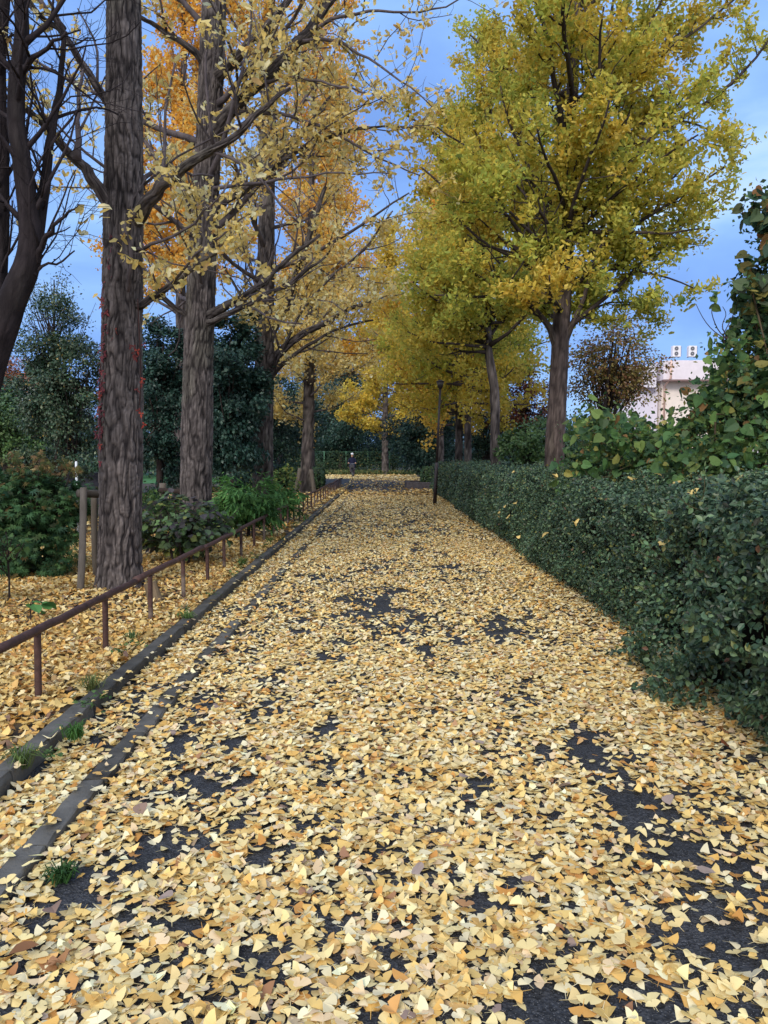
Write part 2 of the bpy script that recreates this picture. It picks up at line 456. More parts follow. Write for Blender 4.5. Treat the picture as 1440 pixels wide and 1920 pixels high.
def bark_trunk(buf, pts, rad, sides, step, depth, cell, flare=0.3, seed=0, light=BARK_L, dark=BARK_D, zc=0.28):
    """a trunk whose furrowed bark is real relief"""
    pts = np.asarray(pts, float)
    Ln = np.linalg.norm(np.diff(pts, axis=0), axis=1).sum()
    n = max(12, int(Ln / step))
    q = resample(np.concatenate([pts, np.asarray(rad, float)[:, None]], 1), n)
    pt, rd = q[:, :3], q[:, 3]
    t, u, v = frames(pt)
    a = np.arange(sides) * 2 * math.pi / sides
    zz = np.linspace(0, Ln, n)[:, None] * np.ones((1, sides)); A = np.ones((n, 1)) * a[None]
    pu = max(8, int(round(2 * math.pi * np.mean(rad) / cell)))
    wob = (vnoise(A / (2 * math.pi) * 8, zz * 2.6, 8, seed + 5) - 0.5) * 1.6 + (vnoise(A / (2 * math.pi) * 16, zz * 9, 16, seed + 6) - 0.5) * .7
    f = np.abs(2 * vnoise(A / (2 * math.pi) * pu + wob, zz / zc, pu, seed) - 1)
    f2 = np.abs(2 * vnoise(A / (2 * math.pi) * pu * 2 + wob, zz / (zc * .6), pu * 2, seed + 1) - 1)
    ridge = sstep(0.06, 0.42, f) * 0.68 + sstep(0.02, 0.5, f2) * 0.32
    crk = sstep(0, .3, np.abs(2 * vnoise(A / (2 * math.pi) * max(8, pu // 2), zz / (zc * .22) + 3 * wob, max(8, pu // 2), seed + 7) - 1))
    ridge = ridge * (.62 + .38 * crk) + .10 * (vnoise(A / (2 * math.pi) * pu * 4, zz / .018, pu * 4, seed + 8) - .5)
    ridge = np.clip(ridge, 0, 1.1)
    big = (vnoise(A / (2 * math.pi) * 6, zz * 1.1, 6, seed + 2) - 0.5)
    fl = flare * np.exp(-zz / 0.22) * (0.75 + 0.5 * vnoise(A / (2 * math.pi) * 7, zz * 0.5, 7, seed + 3))
    rr = rd[:, None] * (1 + fl + 0.10 * big) + depth * (ridge - 0.7)
    V = pt[:, None] + rr[..., None] * (np.cos(a)[None, :, None] * u[:, None] + np.sin(a)[None, :, None] * v[:, None])
    fine = vnoise(A / (2 * math.pi) * pu * 3, zz * 9, pu * 3, seed + 4)[..., None]
    moss = sstep(.55, .8, vnoise(A / (2 * math.pi) * 5, zz * 1.6, 5, seed + 9))[..., None] * .5
    C = dark + (light * (1 - moss) + light * np.array([.92, 1.02, .86]) * moss - dark) * ridge[..., None] * (0.5 + 0.9 * fine)
    i = np.arange(n - 1)[:, None] * sides; j = np.arange(sides)[None]; k = (j + 1) % sides
    buf.add(V.reshape(-1, 3), None, np.stack([i + j, i + k, i + sides + k, i + sides + j], -1).reshape(-1, 4), C.reshape(-1, 3))

# ------------------------------------------------------------------ ground, path, kerbs
def zverge(X, Y):
    return np.where((X < -1.74) & (Y < 39.5), 0.05, 0.0)
b = Buf()
xs = np.concatenate([[-220, -120, -60, -30, -18, -12, -8], np.arange(-6, -1.9, 0.4), [-1.80, -1.79, 2.5, 4, 8, 14, 30, 60, 120, 220]])
ys = np.concatenate([[-30, -12, -4], np.arange(0, 39, 1.0), [39.4, 39.6, 44, 52, 60, 75, 100, 150, 250, 500]])
XX, YY = np.meshgrid(xs, ys)
ZZ = np.where((XX < -1.795) & (YY < 39.5), 0.045, -0.012) + np.where((XX < -1.9) & (YY < 39), (vnoise(XX * 1.3 + 50, YY * 1.3, 64, 9) - 0.5) * 0.02, 0)
nx = len(xs)
i = np.arange(len(ys) - 1)[:, None] * nx; j = np.arange(nx - 1)[None]
b.add(np.stack([XX, YY, ZZ], -1).reshape(-1, 3), None, np.stack([i + j, i + j + 1, i + nx + j + 1, i + nx + j], -1).reshape(-1, 4))
struct(b.build('ground', M_SOIL))
b = Buf()
b.add([[-1.70, -12, 0], [2.3, -12, 0], [2.3, 38.6, 0], [-1.70, 38.6, 0], [2.3, 66, 0], [-1.70, 66, 0], [-14, 62, 0], [-14, 66, 0], [-3.6, 41.5, 0], [-6, 50, 0]], None,
      [[0, 1, 2, 3], [3, 2, 4, 5]])
b.add([[-1.70, 39.7, 0], [-1.70, 66, 0], [-14, 66, 0], [-14, 58, 0], [-6, 50, 0], [-3.2, 42, 0]], [[0, 1, 4], [0, 4, 5], [1, 2, 3], [1, 3, 4]])
struct(b.build('path', M_ASPHALT))
b = Buf()
b.add([[-60, 44, -.006], [-5.5, 44, -.006], [-14.5, 68, -.006], [-60, 90, -.006]], None, [[0, 1, 2, 3]])
struct(b.build('lawn', M_LAWN))
rng = np.random.default_rng(5)
def kerb_run(name, x0, wdt, h, y0, y1, seg, label=None):
    b = Buf(); y = y0
    while y < y1:
        s = seg * rng.uniform(0.97, 1.03)
        c = S(88, 86, 82) * rng.uniform(0.65, 1.25)
        # weathered, slightly shifted stones with a worn arris
        n = 9; yy = np.linspace(y + .006, y + s - .006, n); dx, dz = rng.normal(0, .004), rng.normal(0, .003)
        prof = np.array([[wdt / 2, -.05], [wdt / 2, h * .70], [wdt / 2 - .003, h * .93], [wdt / 2 - .009, h], [-wdt / 2 + .008, h], [-wdt / 2, h - .008], [-wdt / 2, -.05]])
        m = len(prof)
        V = np.zeros((n, m, 3)); V[..., 0] = x0 + dx + prof[None, :, 0]; V[..., 1] = yy[:, None]; V[..., 2] = prof[None, :, 1] + dz
        V += rng.normal(0, .0025, V.shape) * np.array([1, 0, 1]); V[:, 1:4, 0] -= (rng.random((n, 3)) < .15) * rng.random((n, 3)) * .012
        V = V.reshape(-1, 3)
        i = np.arange(n - 1)[:, None] * m; j = np.arange(m - 1)[None]
        Q = np.stack([i + j, i + m + j, i + m + j + 1, i + j + 1], -1).reshape(-1, 4)
        b.add(V, [[0, 1, 5], [1, 2, 4], [2, 3, 4], [1, 4, 5], [0, 5, 6]], Q, c)
        b.add(V[-m:], [[0, 5, 1], [1, 4, 2], [2, 4, 3], [1, 5, 4], [0, 6, 5]], None, c)
        y += s
    return struct(b.build(name, M_STONE))
kerb_run('kerb', -1.735, 0.10, 0.085, 0.4, 38.4, 1.0)
kerb_run('kerb_edging', -1.32, 0.10, 0.04, 0.4, 30.0, 0.6)

# ------------------------------------------------------------------ fallen leaves
LIT = [(5, S(232, 212, 154)), (4, S(226, 194, 122)), (1.9, S(220, 176, 100)), (3, S(236, 224, 184)), (.7, S(204, 148, 80)), (1.2, S(222, 196, 156)), (.2, S(160, 116, 84)), (.08, S(150, 130, 120))]
LITV = [(4, S(222, 196, 132)), (3, S(218, 182, 108)), (2.5, S(208, 162, 90)), (2.5, S(230, 212, 164)), (1.5, S(194, 144, 88)), (.5, S(140, 104, 72)), (.4, S(120, 96, 84))]
rng = np.random.default_rng(11)
litter = Buf()
def lay(n, x0, x1, y0, y1, tmpl, size, dens, pal, lift, bend, cup, tilt):
    X = rng.uniform(x0, x1, n); Y = rng.uniform(y0, y1, n)
    vis = np.abs(X) < 0.56 * Y + 1.6
    k = vis & (rng.random(n) < dens(X, Y)); X, Y = X[k], Y[k]; n = len(X)
    hgt = rng.random(n) ** 2 * lift
    Z = zverge(X, Y) + 0.006 + hgt
    on_k = np.abs(X + 1.735) < 0.06; Z = np.where(on_k & (Y < 38), 0.09 + hgt * .2, Z)
    on_e = np.abs(X + 1.32) < 0.06; Z = np.where(on_e & (Y < 30), 0.050 + hgt * .3, Z)
    nor = np.stack([rng.normal(0, tilt, n), rng.normal(0, tilt, n), np.ones(n)], 1)
    a = rng.uniform(0, 2 * math.pi, n); hd = np.stack([np.cos(a), np.sin(a), np.zeros(n)], 1)
    pos = np.stack([X, Y, Z], 1) - nrm(hd) * size * 0.4
    scatter(litter, tmpl, pos, nor, hd, size * rng.uniform(0.5, 1.22, n), pick(rng, pal, n, .10), rng, bend, cup, 0.10)
def d_path(X, Y):
    f = fbm(X * 1.7 + 20, Y * 1.1 + 3, 31) * 0.32 + fbm(X * 6.5 + 7, Y * 4.6, 41) * 0.68
    base = np.where(f < .385, .06, .24 + .70 * np.clip((f - 0.385) / 0.2, 0, 1))
    edge = sstep(-1.05, -1.3, X) * .6 + sstep(1.0, 1.5, X) * .8
    d = np.clip(base + edge * .5, 0, 1)
    d = np.where((np.abs(X + 1.735) < .062), .55, np.where(np.abs(X + 1.32) < .056, np.where(Y < 4.4, .05, .08 + .4 * (vnoise(Y * 2.3, Y * 0, 64, 77) > .68)), d))
    hole = np.exp(-(((X - 1.15) / .34) ** 2 + ((Y - 2.75) / .22) ** 2)) + np.exp(-(((X - 1.05) / .16) ** 2 + ((Y - 3.2) / .35) ** 2))
    return d * (1 - .72 * np.clip(hole * 1.0, 0, 1))
d_verge = lambda X, Y: np.clip(0.55 + 1.2 * (fbm(X * 1.2, Y * 1.2 + 9, 51) - .42), .15, 1)
# path, near to far
lay(42000, -1.68, 2.35, 1.3, 6, GINK_HI, .0345, d_path, LIT, .022, .26, .42, .15)
lay(47000, -1.68, 2.35, 6, 14, GINK_MID, .0375, d_path, LIT, .022, .30, .45, .18)
lay(34000, -1.68, 2.3, 14, 30, GINK_LO, .047, lambda X, Y: np.clip(d_path(X, Y) + .06, 0, 1), LIT, .03, .3, .3, .28)
lay(9000, -2.2, 2.3, 30, 54, GINK_LO, .09, lambda X, Y: np.clip(1.15 - sstep(31, 35, Y) * 1.0 + sstep(47, 53, Y) * .5 + sstep(.6, 1.6, X) * .5, .10, 1), LITV, .03, .3, .3, .28)
lay(14000, -10, 2.6, 53, 70, GINK_LO, .11, lambda X, Y: np.ones_like(X), LIT, .03, .3, .3, .28)
# verge behind the kerb
lay(36000, -4.6, -1.8, 1.5, 6.5, GINK_HI, .040, d_verge, LITV, .04, .36, .5, .26)
lay(76000, -7.5, -1.8, 6.5, 14, GINK_MID, .041, d_verge, LITV, .04, .36, .5, .28)
lay(24000, -9, -1.8, 14, 36, GINK_LO, .08, lambda X, Y: d_verge(X, Y) * .8, LITV, .04, .3, .3, .34)
o = litter.build('fallen_leaves', M_LITTER)
o['kind'] = 'stuff'
o['label'] = 'carpet of pale yellow ginkgo leaves over the path and verge'

def one_leaf(name, px, py, z, size, col, label, group=None, tmpl=GINK_HI, pos=None, cat='leaf', up=None):
    b = Buf(); p = G(px, py, z) if pos is None else np.asarray(pos)
    nor = rng.normal(0, .3, (1, 3)) + (np.array([[0, 0, 1.0]]) if up is None else up)
    scatter(b, tmpl, p[None], nor, rvec(rng, 1), size, np.asarray(col)[None], rng, .45, .5)
    return tag(b.build(name, M_LITTER, origin=p), label, cat, group)
one_leaf('fallen_leaf', 1352, 1392, .06, .12, S(140, 84, 56), 'large curled reddish brown leaf against the foot of the near hedge', tmpl=BROAD)
one_leaf('fallen_leaf', 262, 1506, .04, .075, S(146, 122, 108), 'purplish brown leaf in the gutter beside the edging stones', tmpl=BROAD)
one_leaf('fallen_leaf', 96, 1700, .045, .075, S(140, 116, 104), 'purplish brown leaf on the path below the grass tuft', tmpl=BROAD)
one_leaf('fallen_leaf', 15, 1790, .045, .085, S(128, 92, 66), 'dark brown broad leaf at the left bottom corner of the path', tmpl=BROAD)
for px, py in [(860, 1455), (785, 1640), (1305, 1625), (906, 1395), (640, 1560), (1072, 1470), (300, 1680), (1250, 1490)]:
    one_leaf('fallen_leaf', px, py, .045, .065, S(162, 144, 134), 'greyish mauve withered leaf among the yellow leaves on the path', 'withered leaves on the path', BROAD)

# ------------------------------------------------------------------ pipe handrail
hr = thing('handrail', (-2.06, 4.0, 0.05), 'low rusty brown pipe handrail with short posts along the verge', 'handrail')
RUST, WORN = S(76, 54, 50), S(130, 118, 108)
y = 3.95; k = 0
while y < 38:
    ln = 2.35 if k else 2.35
    y2 = min(y + ln, 38.2)
    b = Buf(); n = 14
    pts = np.stack([np.full(n, -2.06) + rng.normal(0, .004), np.linspace(y, y2 - .01, n), .475 + rng.normal(0, .003, n) + .01 * math.sin(k * 2.1)], 1)
    rd = np.full(n, .026); rd[0] = rd[-1] = .030 if k % 2 else .026
    tube(b, pts, rd, 14, RUST * rng.uniform(.85, 1.15))
    if k == 0:
        tube(b, [[-2.06, y - .002, .475], [-2.06, y + .03, .475]], .0305, 14, WORN)
    b.build('rail', M_RUST, hr, True)
    y = y2; k += 1
for i_ in range(31):
    yp = 4.57 + 1.075 * i_ + rng.normal(0, .03)
    b = Buf(); n = 9; zz = np.linspace(-.05, .45, n)
    fr = rng.random()
    cc = np.array([RUST * 1.0 if (z > .05 + .25 * fr or z < .04) else RUST * .4 + WORN * .6 for z in zz])
    if i_ % 3 == 1: cc = np.array([RUST * .9] * n)
    lean = rng.normal(0, .012, 2)
    pts = np.stack([-2.06 + lean[0] * (zz - .45), yp + lean[1] * (zz - .45), zz + .05], 1)
    pts[-1, 2] = .462
    tube(b, pts, .021, 10, cc)
    b.build('post', M_RUST, hr, True)

# ------------------------------------------------------------------ trees
UP = np.array([0, 0, 1.0])
def pal_fn(pal, hue_pal=None, jit=.09):
    """leaf colours: the general mix, leaning to hue_pal where the limb's own hue is high"""
    def f(rng, c):
        a = pick(rng, pal, len(c), jit)
        if hue_pal is None: return a
        b_ = pick(rng, hue_pal, len(c), jit)
        k = sstep(-.35, .55, c[:, 3] + rng.normal(0, .15, len(c)))[:, None]
        return a * (1 - k) + b_ * k
    return f
def pal_z(lo, hi, z0, z1):
    def f(rng, c):
        a, b_ = pick(rng, lo, len(c), .09), pick(rng, hi, len(c), .09)
        k = sstep(z0, z1, c[:, 2] + 1.2 * c[:, 3] + rng.normal(0, .8, len(c)))[:, None]
        return a * (1 - k) + b_ * k
    return f
PALE = [(4, S(236, 216, 146)), (3, S(230, 204, 122)), (2, S(244, 234, 190)), (1.5, S(220, 188, 106)), (.5, S(200, 158, 96))]
ORANGE = [(4, S(234, 180, 76)), (3, S(242, 198, 104)), (2, S(226, 160, 62)), (1.5, S(240, 216, 142))]
GOLD = [(4, S(222, 196, 84)), (3, S(230, 206, 108)), (1.5, S(218, 178, 70)), (2, S(202, 190, 86))]
GREEN = [(4, S(190, 192, 90)), (3, S(172, 182, 88)), (2, S(204, 198, 92)), (2, S(216, 196, 88)), (.8, S(144, 162, 84))]
def ginkgo(label, trunk, rad, seed, bark, limbs, spec, leaves, explicit=(), group=None, one_mesh=False, cat='tree', name='ginkgo_tree'):
    """trunk: points; limbs: dicts(n, z0, z1, len0, len1, el0, el1); leaves: list of dicts(n, tmpl, size, pal, sigma, per, keep)"""
    rng = np.random.default_rng(seed)
    trunk = np.array(trunk, float); root = thing(name, trunk[0], label, cat, group)
    tb = Buf()
    bark_trunk(tb, trunk, rad, **bark)
    nodes = []; wood = tb
    parts = []
    def new():
        if one_mesh: return tb
        q = Buf(); parts.append(q); return q
    for e in explicit:
        q = new(); pts = resample(np.array(e['pts'], float), e.get('n', 14))
        pts[1:-1] += rng.normal(0, .012, pts[1:-1].shape)
        sp = dict(spec); sp.update(e.get('spec', {}))
        r0, r1 = e['r']
        ramify(rng, q, nodes, pts, r0, r1, sp, e.get('lvl', 0), e.get('t0', .15), rng.normal(0, .3), spec.get('col', S(92, 84, 86)), bark if r0 >= .045 and not one_mesh else None)
    zt = trunk[:, 2]
    for lb in limbs:
        az = rng.uniform(0, 6.28)
        for i_ in range(lb['n']):
            f = (i_ + rng.uniform(.1, .9)) / lb['n']
            z = lb['z0'] + (lb['z1'] - lb['z0']) * f
            p = np.array([np.interp(z, zt, trunk[:, k]) for k in range(3)])
            az += 2.4 + rng.normal(0, .4)
            el = R(lb['el0'] + (lb['el1'] - lb['el0']) * f + rng.normal(0, 7))
            if 'az' in lb: az_ = lb['az'] + rng.normal(0, lb.get('azs', .6))
            else: az_ = az
            d = np.array([math.cos(az_) * math.cos(el), math.sin(az_) * math.cos(el), math.sin(el)])
            Ln = (lb['len0'] + (lb['len1'] - lb['len0']) * f) * rng.uniform(.75, 1.2)
            rr = min(.55 * np.interp(z, zt, rad), .016 * Ln + .008)
            pts = grow(rng, p, d, Ln, spec.get('limb_wander', .10), spec.get('limb_trop', .05), 9)
            ramify(rng, new(), nodes, pts, rr, rr * .25, spec, 0, lb.get('t0', .15), rng.normal(0, .4), spec.get('col', S(92, 84, 86)))
    tb.build('trunk', M_BARK, root, True)
    for q in parts: q.build('branch', M_BARK, root, True)
    cb = Buf()
    for lf in leaves:
        clothe(cb, rng, nodes, lf['n'], lf['tmpl'], lf['size'], lf['pal'], lf['sigma'], lf.get('keep'), lf.get('droop', .5), lf.get('per', 4), lf.get('upn', .5))
    cb.build('crown', M_LEAF, root)
    return root
def patchy(seed, thr, sc=1.1):
    return lambda n: fbm(n[:, 0] * sc + n[:, 1] * .7 * sc + 30, n[:, 2] * sc + n[:, 1] * .4 + 11, seed) > thr
SP_BARE = dict(s1=.30, s2=.16, s3=.10, l1=1.7, l2=.55, wander=.20, trop=.06, lift=.22, limb_wander=.10)
ROWL = 'ginkgo trees along the left verge'
ROWR = 'ginkgo trees behind the clipped hedge'

# --- nearest left ginkgo
d = 8.5
tr = [P(225, 1112, d), P(227, 800, d), P(231, 500, d), P(233, 250, d), P(232, 0, d), P(231, -350, d), P(231, -900, d)]
tr[0][2] = .03
ex = [
    dict(pts=[P(240, 420, d), P(266, 392, d - .2), P(300, 355, d - .4), P(350, 310, d - .6), P(385, 285, d - .7), P(425, 268, d - .8), P(465, 238, d - .9), P(500, 190, d - 1.0), P(545, 165, d - 1.1)], r=(.085, .014), n=18, t0=.3),
    dict(pts=[P(228, 425, d), P(198, 372, d - .1), P(165, 322, d - .2), P(142, 298, d - .3), P(112, 270, d - .4), P(84, 240, d - .5), P(58, 208, d - .6), P(10, 180, d - .8)], r=(.082, .022), n=16),
    dict(pts=[P(144, 300, d - .3), P(153, 255, d - .3), P(148, 215, d - .3), P(140, 180, d - .3), P(155, 130, d - .3)], r=(.036, .014), n=10),
    dict(pts=[P(228, 230, d), P(195, 185, d - .1), P(165, 140, d - .2), P(132, 72, d - .3), P(112, 50, d - .3), P(62, 22, d - .4), P(20, -40, d - .4)], r=(.046, .022), n=14),
    dict(pts=[P(118, 55, d - .3), P(85, 15, d - .3), P(55, -30, d - .3), P(30, -90, d - .2)], r=(.03, .015), n=10),
    dict(pts=[P(240, 400, d), P(262, 345, d + .3), P(282, 316, d + .5), P(315, 303, d + .7), P(350, 330, d + .9), P(400, 330, d + 1.1)], r=(.04, .012), n=12),
    dict(pts=[P(232, 590, d), P(264, 574, d - .1), P(292, 555, d - .15), P(326, 535, d - .2), P(380, 485, d - .3), P(420, 470, d - .3)], r=(.05, .014), n=12),
    dict(pts=[P(235, 470, d), P(270, 466, d - .2), P(310, 452, d - .3), P(345, 432, d - .4), P(390, 398, d - .6), P(430, 340, d - .7)], r=(.024, .008), n=12),
    dict(pts=[P(238, 565, d), P(243, 535, d - .26), P(247, 490, d - .34), P(246, 450, d - .42), P(232, 420, d - .5)], r=(.032, .014), n=10, spec=dict(s1=.5)),
]
nice = patchy(3, .50)
ginkgo('nearest ginkgo of the left row, thick furrowed trunk with red creeper on its left edge', tr, [.225, .228, .21, .19, .172, .14, .07], 21,
       dict(sides=190, step=.016, depth=.021, cell=.028, flare=.26, seed=3, zc=.19),
       [dict(n=8, z0=6.4, z1=12, len0=3.0, len1=1.2, el0=30, el1=55)], SP_BARE,
       [dict(n=2600, tmpl=GINK_MID, size=.056, pal=pal_fn(PALE), sigma=.022, per=5, keep=nice, droop=.6)], ex, ROWL)
# --- second
d = 11.5
tr = [P(366, 1047, d), P(370, 800, d), P(373, 600, d), P(384, 400, d), P(394, 200, d), P(402, 0, d), P(408, -300, d), P(412, -600, d)]
tr[0][2] = .03
ex = [
    dict(pts=[P(400, 150, d), P(428, 120, d - .2), P(460, 92, d - .3), P(490, 58, d - .4), P(545, 0, d - .5), P(590, -60, d - .5)], r=(.085, .03), n=12),
    dict(pts=[P(388, 265, d), P(415, 225, d - .1), P(447, 187, d - .2), P(490, 155, d - .2), P(530, 112, d - .2), P(580, 58, d - .1), P(632, -10, d), P(680, -90, d)], r=(.105, .05), n=16),
    dict(pts=[P(395, 135, d), P(385, 115, d - .1), P(360, 92, d - .2), P(318, 64, d - .3), P(268, 36, d - .3), P(215, -10, d - .4)], r=(.055, .02), n=12),
    dict(pts=[P(378, 600, d), P(410, 580, d - .2), P(450, 558, d - .3), P(485, 542, d - .4), P(530, 490, d - .6), P(600, 440, d - .8)], r=(.075, .02), n=14),
    dict(pts=[P(374, 612, d), P(400, 602, d - .25), P(440, 585, d - .4), P(478, 560, d - .5), P(540, 540, d - .7), P(620, 470, d - .9)], r=(.05, .014), n=14),
    dict(pts=[P(370, 598, d), P(345, 590, d - .1), P(318, 572, d - .2), P(298, 555, d - .2), P(270, 500, d - .2)], r=(.045, .016), n=10),
    dict(pts=[P(384, 410, d), P(412, 385, d - .1), P(445, 362, d - .2), P(482, 343, d - .3), P(545, 292, d - .3), P(600, 258, d - .3), P(680, 236, d - .3), P(760, 232, d - .3), P(820, 243, d - .3)], r=(.05, .01), n=18),
    dict(pts=[P(390, 240, d), P(430, 212, d - .1), P(480, 206, d - .2), P(530, 212, d - .3), P(590, 228, d - .4), P(640, 252, d - .4), P(700, 295, d - .4), P(790, 330, d - .4)], r=(.04, .008), n=16),
    dict(pts=[P(580, 58, d - .1), P(640, 30, d - .4), P(700, 18, d - .6), P(770, 28, d - .8), P(830, 18, d - .9), P(890, -10, d - 1)], r=(.03, .008), n=14, t0=.1),
    dict(pts=[P(560, 80, d - .1), P(620, 70, d - .5), P(680, 100, d - .8), P(730, 140, d - 1.0), P(770, 160, d - 1.2), P(810, 200, d - 1.3)], r=(.03, .007), n=14, t0=.1),
    dict(pts=[P(490, 155, d - .2), P(560, 140, d - .5), P(620, 160, d - .7), P(690, 170, d - .9), P(740, 200, d - 1.0)], r=(.028, .007), n=14, t0=.1),
    dict(pts=[P(385, 360, d), P(425, 345, d - .3), P(490, 345, d - .5), P(560, 330, d - .6), P(640, 320, d - .6), P(730, 325, d - .7)], r=(.032, .008), n=14),
]
ginkgo('second ginkgo of the left row, straight furrowed trunk rising behind the hydrangea', tr, [.232, .228, .215, .195, .18, .165, .12, .07], 22,
       dict(sides=150, step=.022, depth=.020, cell=.028, flare=.15, seed=13, zc=.19),
       [dict(n=12, z0=5.5, z1=12.5, len0=3.2, len1=1.0, el0=25, el1=55, t0=.2), dict(n=7, z0=3.6, z1=5.5, len0=2.6, len1=2.8, el0=20, el1=30)], SP_BARE,
       [dict(n=8500, tmpl=GINK_MID, size=.054, pal=pal_fn(PALE), sigma=.03, per=5, keep=patchy(7, .46), droop=.6)], ex, ROWL)
# --- third
d = 17.0
tr = [P(492, 985, d), P(493, 800, d), P(497, 600, d), P(500, 400, d), P(502, 200, d), P(505, 0, d), P(507, -200, d)]
tr[0][2] = .03
ex = [
    dict(pts=[P(498, 690, d), P(530, 655, d - .2), P(565, 622, d - .4), P(610, 610, d - .6), P(650, 580, d - .8), P(710, 560, d - 1)], r=(.11, .03), n=14),
    dict(pts=[P(496, 720, d), P(540, 670, d - .3), P(590, 640, d - .6), P(640, 610, d - .8), P(700, 600, d - 1)], r=(.06, .015), n=12),
    dict(pts=[P(498, 640, d), P(530, 580, d), P(556, 520, d), P(580, 440, d), P(610, 350, d)], r=(.12, .04), n=12),
    dict(pts=[P(493, 735, d), P(520, 690, d - .3), P(545, 620, d - .4), P(580, 560, d - .5), P(640, 500, d - .6)], r=(.05, .015), n=12),
    dict(pts=[P(496, 640, d), P(470, 590, d - .2), P(445, 540, d - .3), P(420, 500, d - .4)], r=(.06, .02), n=10),
    dict(pts=[P(500, 345, d), P(530, 300, d), P(570, 240, d), P(620, 190, d)], r=(.06, .02), n=10),
]
SP3 = dict(s1=.34, s2=.2, s3=.12, l1=1.8, l2=.6, wander=.18, trop=.05, lift=.2)
ginkgo('third ginkgo of the left row with many spreading limbs and thinning leaves', tr, [.235, .22, .20, .172, .15, .12, .06], 23,
       dict(sides=90, step=.04, depth=.02, cell=.042, flare=.2, seed=23, zc=.24),
       [dict(n=16, z0=4.0, z1=9, len0=3.2, len1=2.6, el0=22, el1=45), dict(n=14, z0=9, z1=13, len0=2.4, len1=.9, el0=45, el1=60)], SP3,
       [dict(n=20000, tmpl=GINK_LO, size=.062, pal=pal_z(PALE, ORANGE, 6.5, 11), sigma=.06, per=4, keep=patchy(17, .34, .9))], ex, ROWL)
# --- the fourth and the golden ones beyond
SPF = dict(s1=.42, s2=.34, s3=.2, l1=1.9, l2=.7, wander=.16, trop=.06, lift=.25, leaf1=True)
def far_ginkgo(label, trunk, rad, seed, n, size, pal, limbs, group, keep=None, sigma=.13, spec=SPF):
    return ginkgo(label, trunk, rad, seed, dict(sides=28, step=.15, depth=.018, cell=.10, flare=.3, seed=seed), limbs, spec,
                  [dict(n=n, tmpl=GINK_LO, size=size, pal=pal, sigma=sigma, per=4, keep=keep, droop=.3)], (), group, True)
d = 31.5
tr = [P(573, 930, d), P(578, 800, d), P(580, 650, d), P(583, 450, d), P(585, 250, d), P(587, 60, d)]; tr[0][2] = .02
far_ginkgo('propped ginkgo of the left row with pale thin lower leaves and orange top', tr, [.25, .235, .2, .16, .10, .03], 31, 30000, .088, pal_z(PALE, ORANGE, 7.5, 11.5),
           [dict(n=18, z0=2.6, z1=7.5, len0=2.2, len1=3.6, el0=-5, el1=35), dict(n=26, z0=7.5, z1=18.5, len0=3.6, len1=.6, el0=38, el1=68)], ROWL, patchy(71, .40, .8))
d = 26
tr = [P(335, 945, d), P(340, 500, d), P(345, 100, d), P(345, -150, d)]; tr[0][2] = .02
far_ginkgo('tall orange ginkgo showing high up between the two nearest left trunks', tr, [.2, .16, .09, .03], 32, 30000, .09, pal_fn(ORANGE),
           [dict(n=34, z0=6.0, z1=18.5, len0=3.2, len1=.7, el0=30, el1=65)], None, patchy(72, .30, .7))
d = 42
tr = [P(582, 905, d), P(584, 700, d), P(612, 450, d), P(625, 200, d), P(625, 120, d)]; tr[0][2] = .0
far_ginkgo('orange ginkgo over the left edge of the path beyond the propped one', tr, [.24, .20, .15, .06, .02], 33, 26000, .12, pal_fn(ORANGE, GOLD),
           [dict(n=40, z0=5.5, z1=21, len0=4.2, len1=.8, el0=22, el1=65)], ROWL, patchy(73, .28, .5))
d = 65
tr = [P(722, 890, d), P(722, 800, d), P(724, 600, d), P(726, 420, d)]; tr[0][2] = 0
far_ginkgo('golden ginkgo standing alone at the far end of the path', tr, [.30, .25, .15, .03], 34, 26000, .17, pal_fn(GOLD),
           [dict(n=50, z0=3.2, z1=20, len0=4.4, len1=.9, el0=5, el1=65)], None, None, .2)

